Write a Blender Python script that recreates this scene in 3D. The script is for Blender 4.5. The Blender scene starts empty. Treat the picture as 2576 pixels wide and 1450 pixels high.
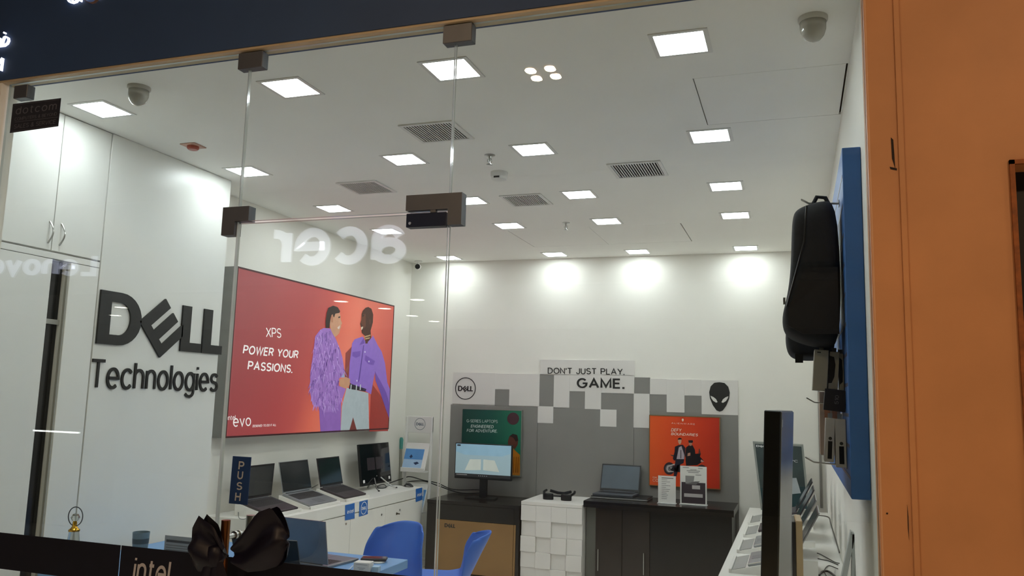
import bpy, bmesh, math, random
from mathutils import Vector, Matrix, Euler

random.seed(7)
S = bpy.context.scene
C = S.collection
PI = math.pi
rad = math.radians

# ---------------------------------------------------------------- camera
FPX, YAW, PITCH, ROLL = 2058.17, -0.33477563, 0.1348281, 0.02742773
CAM = Vector((0, 0, 1.6))
FW = Vector((math.sin(YAW)*math.cos(PITCH), math.cos(YAW)*math.cos(PITCH), math.sin(PITCH)))
R0 = Vector((math.cos(YAW), -math.sin(YAW), 0)); U0 = R0.cross(FW)
RT = R0*math.cos(ROLL) + U0*math.sin(ROLL); UP = -R0*math.sin(ROLL) + U0*math.cos(ROLL)
cd = bpy.data.cameras.new('camera'); cam = bpy.data.objects.new('camera', cd); C.objects.link(cam)
cd.sensor_fit = 'HORIZONTAL'; cd.sensor_width = 36; cd.lens = FPX*36/2576
cd.clip_start = .05; cd.clip_end = 100
M3 = Matrix((RT, UP, -FW)).transposed()
cam.matrix_world = Matrix.Translation(CAM) @ M3.to_4x4()
S.camera = cam

# ---------------------------------------------------------------- world, exposure
w = bpy.data.worlds.new('world'); S.world = w; w.use_nodes = True
w.node_tree.nodes['Background'].inputs[0].default_value = (0, 0, 0, 1)
w.node_tree.nodes['Background'].inputs[1].default_value = 0
S.view_settings.view_transform = 'Standard'; S.view_settings.look = 'None'
S.view_settings.gamma = 1; S.view_settings.use_curve_mapping = False
S.view_settings.exposure = 0.2
LIGHT_STRENGTH = 33.0      # ceiling panels of the shop
MALL_STRENGTH = 735.0       # warm downlights of the corridor, mirrored and added


def ray(px, py):
    return FW + RT*((px-1288)/FPX) + UP*((725-py)/FPX)

def PX(px, py, x=None, y=None, z=None):
    """point where the photo's pixel meets the plane x=, y= or z= (metres)"""
    d = ray(px, py)
    t = x/d.x if x is not None else (y/d.y if y is not None else (z-1.6)/d.z)
    return CAM + d*t

# ---------------------------------------------------------------- materials
def lin(h):
    h = h.lstrip('#'); o = []
    for i in (0, 2, 4):
        c = int(h[i:i+2], 16)/255
        o.append(c/12.92 if c <= .04045 else ((c+.055)/1.055)**2.4)
    return (*o, 1)

MATS = {}
def mat(name, hexc, rough=.5, metal=0.0, spec=.5, var=.06, scale=12.0, bump=0.0, emit=0.0, emitc=None, alpha=None):
    if name in MATS: return MATS[name]
    m = bpy.data.materials.new(name); m.use_nodes = True; MATS[name] = m
    nt = m.node_tree; b = nt.nodes['Principled BSDF']
    c = lin(hexc)
    tc = nt.nodes.new('ShaderNodeTexCoord'); n = nt.nodes.new('ShaderNodeTexNoise')
    n.inputs['Scale'].default_value = scale; n.inputs['Detail'].default_value = 4
    nt.links.new(tc.outputs['Object'], n.inputs['Vector'])
    r = nt.nodes.new('ShaderNodeValToRGB')
    r.color_ramp.elements[0].position = .3; r.color_ramp.elements[1].position = .7
    r.color_ramp.elements[0].color = tuple(max(0, v*(1-var)) for v in c[:3])+(1,)
    r.color_ramp.elements[1].color = tuple(min(1, v*(1+var)) for v in c[:3])+(1,)
    nt.links.new(n.outputs['Fac'], r.inputs['Fac'])
    nt.links.new(r.outputs['Color'], b.inputs['Base Color'])
    b.inputs['Roughness'].default_value = rough; b.inputs['Metallic'].default_value = metal
    b.inputs['Specular IOR Level'].default_value = spec
    if bump:
        bp = nt.nodes.new('ShaderNodeBump'); bp.inputs['Strength'].default_value = bump; bp.inputs['Distance'].default_value = .002
        n2 = nt.nodes.new('ShaderNodeTexNoise'); n2.inputs['Scale'].default_value = scale*12
        nt.links.new(tc.outputs['Object'], n2.inputs['Vector'])
        nt.links.new(n2.outputs['Fac'], bp.inputs['Height']); nt.links.new(bp.outputs['Normal'], b.inputs['Normal'])
    if emit:
        if emitc: b.inputs['Emission Color'].default_value = lin(emitc)
        else: nt.links.new(r.outputs['Color'], b.inputs['Emission Color'])
        b.inputs['Emission Strength'].default_value = emit
    return m

def glass_mat(name, tint='#eef2ef', base=.04, rough=0.0, extra=0.0):
    """thin pane: clear transmission plus mirror reflection that grows at grazing angles"""
    m = bpy.data.materials.new(name); m.use_nodes = True; MATS[name] = m
    nt = m.node_tree; nt.nodes.clear()
    out = nt.nodes.new('ShaderNodeOutputMaterial'); mix = nt.nodes.new('ShaderNodeMixShader')
    tr = nt.nodes.new('ShaderNodeBsdfTransparent'); gl = nt.nodes.new('ShaderNodeBsdfGlossy')
    tr.inputs['Color'].default_value = lin(tint); gl.inputs['Roughness'].default_value = rough
    lw = nt.nodes.new('ShaderNodeLayerWeight'); lw.inputs['Blend'].default_value = .5
    pw = nt.nodes.new('ShaderNodeMath'); pw.operation = 'POWER'; pw.inputs[1].default_value = 5
    ma = nt.nodes.new('ShaderNodeMath'); ma.operation = 'MULTIPLY_ADD'; ma.inputs[1].default_value = 1-base; ma.inputs[2].default_value = base
    nt.links.new(lw.outputs['Facing'], pw.inputs[0]); nt.links.new(pw.outputs[0], ma.inputs[0])
    nt.links.new(ma.outputs[0], mix.inputs['Fac'])
    nt.links.new(tr.outputs[0], mix.inputs[1]); nt.links.new(gl.outputs[0], mix.inputs[2])
    nt.links.new(mix.outputs[0], out.inputs['Surface'])
    return m

def gradient_mat(name, stops, axis, lo, hi, rough=.35, emit=.5, axis2=None):
    """printed colour ramp along one object axis"""
    m = bpy.data.materials.new(name); m.use_nodes = True; MATS[name] = m
    nt = m.node_tree; b = nt.nodes['Principled BSDF']
    tc = nt.nodes.new('ShaderNodeTexCoord'); sx = nt.nodes.new('ShaderNodeSeparateXYZ')
    nt.links.new(tc.outputs['Object'], sx.inputs[0])
    mr = nt.nodes.new('ShaderNodeMapRange'); mr.inputs[1].default_value = lo; mr.inputs[2].default_value = hi
    nt.links.new(sx.outputs[axis], mr.inputs[0])
    fac = mr.outputs[0]
    if axis2:
        mr2 = nt.nodes.new('ShaderNodeMapRange'); mr2.inputs[1].default_value = axis2[1]; mr2.inputs[2].default_value = axis2[2]
        mr2.inputs[3].default_value = axis2[3]; mr2.inputs[4].default_value = axis2[4]
        nt.links.new(sx.outputs[axis2[0]], mr2.inputs[0])
        ad = nt.nodes.new('ShaderNodeMath'); ad.operation = 'ADD'
        nt.links.new(fac, ad.inputs[0]); nt.links.new(mr2.outputs[0], ad.inputs[1]); fac = ad.outputs[0]
    r = nt.nodes.new('ShaderNodeValToRGB'); e = r.color_ramp.elements
    while len(e) < len(stops): e.new(.5)
    for k, (p, c) in enumerate(stops): e[k].position = p; e[k].color = lin(c)
    nt.links.new(fac, r.inputs['Fac']); nt.links.new(r.outputs[0], b.inputs['Base Color'])
    b.inputs['Roughness'].default_value = rough
    if emit:
        nt.links.new(r.outputs[0], b.inputs['Emission Color']); b.inputs['Emission Strength'].default_value = emit
    return m

WALL = mat('white_wall_paint', '#f3f0e7', .8, spec=.2, var=.015, scale=3, bump=.05)
LAM = mat('white_laminate', '#eeeee8', .33, var=.012, scale=2)
CEIL = mat('ceiling_paint', '#fbf9f2', .7, var=.02, scale=2, bump=.04)
FLOOR = mat('floor_tile', '#efece5', .25, var=.04, scale=4)
WHITE = mat('white_plastic', '#e6e4de', .35, var=.02)
WCOUNT = mat('white_counter_laminate', '#efede6', .3, var=.015, scale=4)
GROOVE = mat('dark_groove', '#3b3a36', .8)
BLACK = mat('black_plastic', '#121213', .35, var=.15)
BLACKW = mat('black_stained_wood', '#17110e', .22, var=.08, scale=6)
SOFTBLK = mat('black_fabric', '#1d1e21', .85, var=.25, scale=60, bump=.4)
METAL = mat('brushed_steel', '#b9b8b4', .28, 1.0, var=.05)
GUN = mat('gunmetal', '#54575c', .45, .35, var=.06)
SILVER = mat('silver_aluminium', '#a9acb0', .32, .75, var=.04)
GREYP = mat('grey_display_board', '#8b8983', .55, var=.04, scale=5)
NAVY = mat('navy_fascia_panel', '#2c456b', .65, var=.08, scale=3)
ORANGE = mat('orange_wall_paint', '#c48a5a', .55, var=.07, scale=5, bump=.15)
GLASS = glass_mat('clear_glass')
GEDGE = mat('polished_glass_edge', '#c2cbc8', .12, 0, .8, var=.05, alpha=None)
TXTBLK = mat('black_lettering', '#1b1b1a', .4, var=.05)
TXTWHT = mat('white_print', '#f2f0ee', .5, var=.01)

# ---------------------------------------------------------------- mesh helpers
class MB:
    def __init__(s): s.v = []; s.f = []
    def add(s, vs, fs):
        o = len(s.v); s.v += [Vector(p) for p in vs]; s.f += [tuple(i+o for i in f) for f in fs]; return s
    def box(s, x0, x1, y0, y1, z0, z1):
        return s.add([(x0,y0,z0),(x1,y0,z0),(x1,y1,z0),(x0,y1,z0),(x0,y0,z1),(x1,y0,z1),(x1,y1,z1),(x0,y1,z1)],
                     [(0,3,2,1),(4,5,6,7),(0,1,5,4),(1,2,6,5),(2,3,7,6),(3,0,4,7)])
    def bevbox(s, x0, x1, y0, y1, z0, z1, r=.004, seg=2):
        bm = bmesh.new(); bmesh.ops.create_cube(bm, size=1)
        for v in bm.verts: v.co = Vector((x0+(v.co.x+.5)*(x1-x0), y0+(v.co.y+.5)*(y1-y0), z0+(v.co.z+.5)*(z1-z0)))
        bmesh.ops.bevel(bm, geom=bm.edges[:], offset=min(r, .49*min(x1-x0, y1-y0, z1-z0)), segments=seg, profile=.5, affect='EDGES')
        bm.verts.index_update()
        s.add([v.co.copy() for v in bm.verts], [tuple(v.index for v in f.verts) for f in bm.faces]); bm.free(); return s
    def prism(s, pts, n):
        """planar outline pts extruded by vector n"""
        pts = [Vector(p) for p in pts]; n = Vector(n); k = len(pts)
        nn = Vector((0,0,0))
        for i in range(k): nn += (pts[i]-pts[0]).cross(pts[(i+1) % k]-pts[0])
        if nn.dot(n) < 0: pts = pts[::-1]
        return s.add(pts+[p+n for p in pts], [tuple(range(k))[::-1], tuple(range(k, 2*k))]+[(i, (i+1) % k, k+(i+1) % k, k+i) for i in range(k)])
    def ring(s, outer, inner, n):
        """frame between two outlines with the same number of points, extruded by n"""
        k = len(outer); n = Vector(n); o = [Vector(p) for p in outer]; i_ = [Vector(p) for p in inner]
        vs = o+i_+[p+n for p in o]+[p+n for p in i_]; fs = []
        for a in range(k):
            b = (a+1) % k
            fs += [(a, b, k+b, k+a), (2*k+a, 3*k+a, 3*k+b, 2*k+b), (a, 2*k+a, 2*k+b, b), (k+a, k+b, 3*k+b, 3*k+a)]
        return s.add(vs, fs)
    def tube(s, pts, r, seg=8, caps=True):
        pts = [Vector(p) for p in pts]; n = len(pts); rs = r if isinstance(r, (list, tuple)) else [r]*n
        vs = []; prev = None
        for i, p in enumerate(pts):
            t = (pts[min(i+1, n-1)]-pts[max(i-1, 0)])
            t = t.normalized() if t.length > 1e-9 else Vector((0,0,1))
            if prev is None:
                a = t.cross(Vector((0,0,1)));
                if a.length < 1e-4: a = t.cross(Vector((1,0,0)))
            else: a = prev - t*prev.dot(t)
            a.normalize(); prev = a; b = t.cross(a)
            vs += [p+(a*math.cos(2*PI*k/seg)+b*math.sin(2*PI*k/seg))*rs[i] for k in range(seg)]
        fs = [(i*seg+k, i*seg+(k+1) % seg, (i+1)*seg+(k+1) % seg, (i+1)*seg+k) for i in range(n-1) for k in range(seg)]
        if caps: fs += [tuple(range(seg))[::-1], tuple((n-1)*seg+k for k in range(seg))]
        return s.add(vs, fs)
    def lathe(s, prof, c=(0,0,0), seg=20, axis=None):
        """profile (r, h) turned about a vertical axis (or the given one) through c"""
        c = Vector(c); ax = Vector(axis).normalized() if axis else Vector((0,0,1))
        a = ax.orthogonal().normalized(); b = ax.cross(a); vs = []
        for r, h in prof: vs += [c+ax*h+(a*math.cos(2*PI*k/seg)+b*math.sin(2*PI*k/seg))*max(r, 1e-5) for k in range(seg)]
        n = len(prof)
        fs = [(i*seg+k, i*seg+(k+1) % seg, (i+1)*seg+(k+1) % seg, (i+1)*seg+k) for i in range(n-1) for k in range(seg)]
        fs += [tuple(range(seg))[::-1], tuple((n-1)*seg+k for k in range(seg))]
        return s.add(vs, fs)
    def grid(s, fn, nu, nv):
        vs = [fn(i/nu, j/nv) for i in range(nu+1) for j in range(nv+1)]
        return s.add(vs, [(i*(nv+1)+j, (i+1)*(nv+1)+j, (i+1)*(nv+1)+j+1, i*(nv+1)+j+1) for i in range(nu) for j in range(nv)])
    def build(s, name, m, parent=None, local=False, smooth=False, label=None):
        me = bpy.data.meshes.new(name); o = bpy.data.objects.new(name, me); C.objects.link(o)
        vs = s.v
        if parent is not None:
            o.parent = parent
            if not local: off = WLOC[parent.name]; vs = [p-off for p in vs]
            WLOC[o.name] = WLOC[parent.name]
        else:
            xs = [p.x for p in vs]; ys = [p.y for p in vs]
            off = Vector(((min(xs)+max(xs))/2, (min(ys)+max(ys))/2, min(p.z for p in vs)))
            o.location = off; vs = [p-off for p in vs]; WLOC[o.name] = off
        me.from_pydata(vs, [], s.f)
        bm = bmesh.new(); bm.from_mesh(me); bmesh.ops.recalc_face_normals(bm, faces=bm.faces[:]); bm.to_mesh(me); bm.free()
        me.materials.append(m if not isinstance(m, str) else MATS[m])
        if smooth:
            for p in me.polygons: p.use_smooth = True
            if smooth != 'all': me.set_sharp_from_angle(angle=rad(40))
        if label: o['label'] = label
        return o

WLOC = {}
def thing(name, label, cat, loc=(0,0,0), rot=(0,0,0), group=None):
    o = bpy.data.objects.new(name, None); C.objects.link(o); o.empty_display_size = .05
    o.location = loc; o.rotation_euler = rot
    o['label'] = label; o['category'] = cat
    if group: o['group'] = group
    WLOC[o.name] = Vector(loc); return o
def tag(o, label, cat, group=None):
    o['label'] = label; o['category'] = cat
    if group: o['group'] = group
    return o
def struct(o, label=None):
    o['kind'] = 'structure'
    if label: o['label'] = label
    return o
def copy_tree(o, parent=None):
    c = o.copy(); C.objects.link(c); c.parent = parent
    if o.name in WLOC: WLOC[c.name] = WLOC[o.name]
    for ch in list(o.children): copy_tree(ch, c)
    return c

TCACHE = {}
def letters(mb, body, o, u, v, d, **k):
    """fit lettering into the parallelogram o, o+u, o+v (full vectors); d = thickness vector"""
    vs, fs = text_mesh(body, **k); o = Vector(o); u = Vector(u); v = Vector(v); d = Vector(d)
    return mb.add([o+u*p.x+v*p.y+d*p.z for p in vs], fs)
def pxletters(body, q, name, m, parent, off, th=.0015, x=None, y=None, **k):
    """lettering whose lower-left, lower-right, upper-left pixels q lie on a plane"""
    a, b, c = (PX(*p, x=x, y=y) for p in q); off = Vector(off)
    mb = MB(); letters(mb, body, a+off, b-a, c-a, off.normalized()*th, **k)
    return mb.build(name, m, parent)
def pxpoly(pts, name, m, parent, off, th=.001, x=None, y=None, z=None):
    off = Vector(off); mb = MB(); mb.prism([PX(*p, x=x, y=y, z=z)+off for p in pts], off.normalized()*th)
    return mb.build(name, m, parent)

# the four-letter logo as outlines in a unit box (u to the right, v up)
def arc(cx, cy, rx, ry, a0, a1, n=12): return [(cx+rx*math.cos(rad(a0+(a1-a0)*i/n)), cy+ry*math.sin(rad(a0+(a1-a0)*i/n))) for i in range(n+1)]
# a plain grotesque alphabet drawn as pen strokes: {char: (width, [centre lines])}, capital height 1
def _g():
    A = arc; g = {}
    circ = lambda cx, cy, rx, ry: A(cx, cy, rx, ry, 90, 450, 22)
    S_ = lambda w, x, h: A(w/2, h*.75, w*.47, h*.25, 25, 270, 12)+A(w/2, h*.25, w*.5, h*.25, 90, -155, 12)[1:]
    g['A'] = (.8, [[(0,0),(.4,1),(.8,0)], [(.14,.34),(.66,.34)]])
    g['B'] = (.7, [[(0,0),(0,1),(.38,1)]+A(.38,.76,.26,.24,90,-90)+[(0,.52)], [(0,.52),(.42,.52)]+A(.42,.26,.28,.26,90,-90)+[(0,0)]])
    g['C'] = (.78, [A(.43,.5,.43,.5,42,318,20)])
    g['D'] = (.74, [[(0,0),(0,1),(.28,1)]+A(.28,.5,.46,.5,90,-90,16)[1:]+[(0,0)]])
    g['E'] = (.58, [[(.58,0),(0,0),(0,1),(.58,1)], [(0,.52),(.52,.52)]])
    g['F'] = (.55, [[(0,0),(0,1),(.55,1)], [(0,.5),(.48,.5)]])
    g['G'] = (.84, [A(.43,.5,.43,.5,42,335,20)+[(.84,.48),(.48,.48)]])
    g['H'] = (.7, [[(0,0),(0,1)], [(.7,0),(.7,1)], [(0,.52),(.7,.52)]])
    g['I'] = (.0, [[(0,0),(0,1)]])
    g['J'] = (.5, [[(.5,1),(.5,.26)]+A(.25,.26,.25,.26,0,-180)[1:]])
    g['L'] = (.54, [[(0,1),(0,0),(.54,0)]])
    g['M'] = (.86, [[(0,0),(0,1),(.43,.12),(.86,1),(.86,0)]])
    g['N'] = (.7, [[(0,0),(0,1),(.7,0),(.7,1)]])
    g['O'] = (.88, [circ(.44,.5,.44,.5)])
    g['P'] = (.64, [[(0,0),(0,1),(.36,1)]+A(.36,.73,.28,.27,90,-90)[1:]+[(0,.46)]])
    g['R'] = (.68, [[(0,0),(0,1),(.38,1)]+A(.38,.74,.27,.26,90,-90)[1:]+[(0,.48)], [(.38,.48),(.68,0)]])
    g['S'] = (.64, [S_(.64,0,1)])
    g['T'] = (.7, [[(0,1),(.7,1)], [(.35,1),(.35,0)]])
    g['U'] = (.68, [[(0,1),(0,.32)]+A(.34,.32,.34,.32,180,360)[1:]+[(.68,1)]])
    g['V'] = (.78, [[(0,1),(.39,0),(.78,1)]])
    g['W'] = (1.1, [[(0,1),(.27,0),(.55,1),(.83,0),(1.1,1)]])
    g['X'] = (.74, [[(0,0),(.74,1)], [(0,1),(.74,0)]])
    g['Y'] = (.74, [[(0,1),(.37,.45),(.74,1)], [(.37,.45),(.37,0)]])
    g['a'] = (.56, [A(.29,.47,.27,.25,160,0,10)+[(.56,0)], circ(.28,.21,.28,.21)])
    g['c'] = (.55, [A(.31,.36,.31,.36,42,318,16)])
    g['d'] = (.6, [circ(.3,.36,.3,.36), [(.6,0),(.6,1)]])
    g['e'] = (.62, [[(.02,.37)]+[(.62,.37)]+A(.31,.36,.31,.36,0,312,20)[1:]])
    g['g'] = (.6, [circ(.3,.36,.3,.36), [(.6,.72),(.6,-.08)]+A(.3,-.08,.3,.2,0,-155,10)[1:]])
    g['h'] = (.54, [[(0,0),(0,1)], [(0,.45)]+A(.27,.45,.27,.27,180,0,12)[1:]+[(.54,0)]])
    g['i'] = (.0, [[(0,0),(0,.72)], [(0,.89),(0,1.0)]])
    g['l'] = (.0, [[(0,0),(0,1)]])
    g['m'] = (.9, [[(0,0),(0,.72)], [(0,.47)]+A(.225,.47,.225,.25,180,0,10)[1:]+[(.45,0)], [(.45,.47)]+A(.675,.47,.225,.25,180,0,10)[1:]+[(.9,0)]])
    g['n'] = (.54, [[(0,0),(0,.72)], [(0,.45)]+A(.27,.45,.27,.27,180,0,12)[1:]+[(.54,0)]])
    g['o'] = (.62, [circ(.31,.36,.31,.36)])
    g['r'] = (.32, [[(0,0),(0,.72)], [(0,.42)]+A(.3,.42,.3,.29,180,85,8)[1:]])
    g['s'] = (.5, [S_(.5,0,.72)])
    g['t'] = (.34, [[(.13,.94),(.13,.16)]+A(.29,.16,.16,.16,180,280,8)[1:], [(0,.72),(.34,.72)]])
    g['v'] = (.58, [[(0,.72),(.29,0),(.58,.72)]])
    g['.'] = (.0, [[(0,-.0),(0,.12)]])
    g["'"] = (.0, [[(0,1),(0,.72)]])
    g['-'] = (.3, [[(0,.4),(.3,.4)]])
    g['&'] = (.7, [[(.7,0),(.2,.62)]+A(.33,.8,.19,.2,200,-20,10)+[(.12,.4)]+A(.27,.24,.27,.24,120,330,10)+[(.7,.4)]])
    g['0'] = (.62, [circ(.31,.5,.31,.5)]); g['1'] = (.25, [[(0,.78),(.25,1),(.25,0)]])
    g['5'] = (.6, [[(.56,1),(.1,1),(.05,.52)]+A(.29,.31,.3,.31,120,-155,14)])
    g[' '] = (.28, [])
    return g
GLY = None
def text_mesh(body, bold=0.0, shear=0.0, spacing=1.0):
    """strokes of the alphabet above, widened with mitred joints; bold = extra pen width"""
    global GLY
    if GLY is None: GLY = _g()
    key = (body, bold, shear, spacing)
    if key in TCACHE: return TCACHE[key]
    pen = .12+bold*3.4; x = 0; vs = []; fs = []; gap = .12*spacing**3+pen*.95
    for ch in body:
        wd, lines = GLY[ch]
        if ch in '.': lines = [[(0, -pen/2), (0, pen/2)]]
        for li, ln in enumerate(lines):
            top = 1-.12*li
            P = [Vector((a, b, 0)) for k, (a, b) in enumerate(ln) if k == 0 or abs(a-ln[k-1][0])+abs(b-ln[k-1][1]) > 1e-5]
            closed = (P[0]-P[-1]).length < 1e-4 and len(P) > 3
            n = len(P); Lf = []; Rg = []
            for i in range(n):
                a = P[i-1] if i > 0 else (P[-2] if closed else None); b = P[i+1] if i < n-1 else (P[1] if closed else None)
                t0 = (P[i]-a).normalized() if a is not None else (b-P[i]).normalized(); t1 = (b-P[i]).normalized() if b is not None else t0
                n0 = Vector((-t0.y, t0.x, 0)); n1 = Vector((-t1.y, t1.x, 0)); m = n0+n1
                if m.length < .3: m = n0
                m.normalize(); k = min(1/max(m.dot(n0), .25), 2.2)
                Lf.append(P[i]+m*k*pen/2); Rg.append(P[i]-m*k*pen/2)
            o = len(vs)
            for i in range(n):
                for q in (Lf[i], Rg[i]):
                    for z in (0, top): vs.append(Vector((x+q.x+shear*q.y, q.y, z)))
            for i in range(n-1):
                p = o+i*4; r = p+4
                fs += [(p, r, r+2, p+2), (p+1, p+3, r+3, r+1), (p, p+1, r+1, r), (p+2, r+2, r+3, p+3)]
            if not closed: fs += [(o, o+2, o+3, o+1), (o+(n-1)*4, o+(n-1)*4+1, o+(n-1)*4+3, o+(n-1)*4+2)]
        x += wd+gap
    x0 = min(v.x for v in vs); x1 = max(v.x for v in vs); y0 = min(v.y for v in vs); y1 = max(v.y for v in vs)
    TCACHE[key] = ([Vector(((v.x-x0)/(x1-x0), (v.y-y0)/(y1-y0), v.z)) for v in vs], fs); return TCACHE[key]
LOGO_D_OUT = [(0, 0), (.145, 0)]+arc(.145, .5, .155, .5, -90, 90, 14)[1:]+[(0, 1)]
LOGO_D_IN = [(.078, .19), (.145, .19)]+arc(.145, .5, .077, .31, -90, 90, 14)[1:]+[(.078, .81)]
LOGO_E = [(.287, .50), (.475, 1.03), (.520, .86), (.376, .455), (.402, .36), (.545, .765), (.588, .60), (.445, .195), (.472, .10), (.635, .56), (.635, .30), (.465, -.17)]
LOGO_L1 = [(.625, 0), (.805, 0), (.805, .19), (.70, .19), (.70, .96), (.625, .96)]
LOGO_L2 = [(.815, 0), (1, 0), (1, .19), (.893, .19), (.893, .96), (.815, .96)]
def dell_logo(mb, o, u, v, d):
    o = Vector(o); u = Vector(u); v = Vector(v); f = lambda pts: [o+u*a+v*b for a, b in pts]
    mb.ring(f(LOGO_D_OUT), f(LOGO_D_IN), d)
    for p in (LOGO_E, LOGO_L1, LOGO_L2): mb.prism(f(p), d)
    return mb
def circle_logo(mb, c, u, v, d, r, t=.1):
    c = Vector(c); u = Vector(u).normalized(); v = Vector(v).normalized()
    o = [c+(u*math.cos(2*PI*k/36)+v*math.sin(2*PI*k/36))*r for k in range(36)]
    i = [c+(u*math.cos(2*PI*k/36)+v*math.sin(2*PI*k/36))*r*(1-t) for k in range(36)]
    mb.ring(o, i, d)
    return dell_logo(mb, c-u*r*.72-v*r*.24, u*r*1.44, v*r*.48, d)

# ================================================================ THE SHOP SHELL
XL, XR, XC, YB, ZC, YG = -3.826, .232, -3.553, 7.746, 3.0, 2.5
struct(MB().box(-12, 5, -8, YB+.15, -.1, 0).build('floor', FLOOR), 'pale tiled floor')
VENTS = [(-1.78, 3.833, .31, .30), (-2.73, 4.79, .30, .31), (-1.776, 5.367, .30, .32), (-.88, 4.79, .32, .32)]
HATCH = [(-.396, .222, 3.46, 4.08), (-2.262, -.832, 6.36, 7.10)]
HOLES = [(cx-sx/2+.02, cx+sx/2-.02, cy-sy/2+.02, cy+sy/2-.02) for cx, cy, sx, sy in VENTS]+[(a-.003, b+.006, c-.003, d+.003) for a, b, c, d in HATCH]
gx = sorted({XL-.1, XR+.1}|{h[0] for h in HOLES}|{h[1] for h in HOLES}); gy = sorted({YG+.02, YB+.1}|{h[2] for h in HOLES}|{h[3] for h in HOLES})
mb = MB(); ni, nj = len(gx)-1, len(gy)-1
solid = lambda i, j: 0 <= i < ni and 0 <= j < nj and not any(h[0] <= (gx[i]+gx[i+1])/2 <= h[1] and h[2] <= (gy[j]+gy[j+1])/2 <= h[3] for h in HOLES)
idx = {}
def cv(i, j, k):
    if (i, j, k) not in idx: idx[(i, j, k)] = len(mb.v); mb.v.append(Vector((gx[i], gy[j], ZC+.012*k)))
    return idx[(i, j, k)]
for i in range(ni):
    for j in range(nj):
        if not solid(i, j): continue
        mb.f += [(cv(i,j,0), cv(i,j+1,0), cv(i+1,j+1,0), cv(i+1,j,0)), (cv(i,j,1), cv(i+1,j,1), cv(i+1,j+1,1), cv(i,j+1,1))]
        for (di, dj, e) in ((-1,0,((i,j),(i,j+1))), (1,0,((i+1,j),(i+1,j+1))), (0,-1,((i,j),(i+1,j))), (0,1,((i,j+1),(i+1,j+1)))):
            if not solid(i+di, j+dj): mb.f.append((cv(*e[0],0), cv(*e[1],0), cv(*e[1],1), cv(*e[0],1)))
struct(mb.build('ceiling', CEIL), 'white painted shop ceiling')
struct(MB().box(XL-.1, XR+.1, YG+.06, YB+.1, 3.4, 3.5).build('ceiling_slab', mat('concrete_slab', '#8a8781', .8, var=.08)), 'concrete slab above the shop ceiling')
struct(MB().box(XL-.1, XR+.1, YB, YB+.1, 0, ZC).build('wall_back', WALL), 'white painted back wall of the shop')
struct(MB().box(XL-.1, XL, YG-.02, YB, 0, ZC).build('wall_left', WALL), 'white left wall of the shop')
struct(MB().box(XR, XR+.1, YG+.02, YB, 0, ZC).build('wall_right', WALL), 'white right wall of the shop')
struct(MB().box(-4.2, -3.215, YG-.03, YG+.05, 0, 2.893).build('wall_front', WALL), 'white front jamb beside the glass')

# orange pillar with joint strip, scars and dark recess
pil = struct(MB().box(.207, .553, YG-.05, YG+.05, 0, 3.6).box(.553, .9, YG-.05, YG+.05, 2.26, 3.6).box(.553, .9, YG-.05, YG+.05, 0, .25).box(.9, 3, YG-.05, YG+.05, 0, 3.6).build('wall_pillar', ORANGE), 'orange painted wall beside the glass front')
MB().box(.285, .2985, YG-.056, YG-.05, 0, 3.6).build('joint_strip', ORANGE, pil)
MB().box(.2085, .2125, YG-.0505, YG-.049, 0, 3.6).build('corner_bead', mat('pale_bead', '#cfa17c', .6), pil)
MB().box(.553, .565, YG-.06, YG-.05, .25, 2.272).box(.553, .9, YG-.06, YG-.05, 2.26, 2.272).build('recess_edging', mat('chipped_brown_edge', '#8a4d1f', .7, var=.3, scale=40), pil)
MB().box(.553, .9, YG+.03, YG+.05, .25, 2.26).build('recess_back', mat('near_black_recess', '#0c0808', .6), pil)
SC = mat('scuff_black', '#20120a', .8)
for q in (((2241,346),(2247,352),(2252,424),(2244,400)), ((2238,420),(2256,424),(2256,429),(2240,426)), ((2282,1270),(2285,1300),(2287,1360),(2284,1330)), ((2230,1290),(2234,1291),(2233,1295),(2229,1294))):
    pxpoly(q, 'scuff_mark', SC, pil, (0, -.0005, 0), .0008, y=YG-.05)

# navy fascia with lit letters
fas = struct(MB().box(-4.6, .207, YG-.035, YG+.06, 2.903, 3.6).build('wall_fascia', NAVY), 'navy fascia panel above the glass front')
FTR = mat('beige_lip', '#b9a888', .5, var=.05)
MB().box(-3.3, .207, YG-.03, YG+.03, 2.8935, 2.903).build('fascia_lip', FTR, fas)
LIT = mat('lit_letter_face', '#eef3ff', .4, emit=1.0, emitc='#e6eeff')
yF = YG-.035
def fp(px, py): return PX(px, py, y=yF)
def fstroke(pts, wpx):
    mb = MB(); k = wpx*.8/2058*2.46
    P = [fp(*p) for p in pts]
    L = []; Rr = []
    for i, p in enumerate(P):
        t = (P[min(i+1, len(P)-1)]-P[max(i-1, 0)]).normalized(); nrm = Vector((t.z, 0, -t.x))
        L.append(p+nrm*k/2+Vector((0,-.001,0))); Rr.append(p-nrm*k/2+Vector((0,-.001,0)))
    for i in range(len(P)-1): mb.prism([L[i], L[i+1], Rr[i+1], Rr[i]], (0, -.012, 0))
    return mb
fstroke([(-26,122),(-2,119),(15,117),(23,111),(26,104),(25,97),(20,94),(15,96),(12,103),(10,116)], 5).build('lettering', LIT, fas)
fstroke([(4,97),(2,118)], 5).build('lettering', LIT, fas)
MB().lathe([(.0042,0),(.0042,.012)], fp(16,85)+Vector((0,-.001,0)), 14, (0,-1,0)).build('lettering', LIT, fas)
fstroke([(-30,185),(-27,155),(-15,178),(11,148)], 5).build('lettering', LIT, fas)
fstroke([(11,148),(7,180)], 5).build('lettering', LIT, fas)
fstroke([(172,-14),(173,-2),(179,7),(187,9),(196,6),(202,-2),(204,-14)], 7).build('lettering', LIT, fas)
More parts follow.
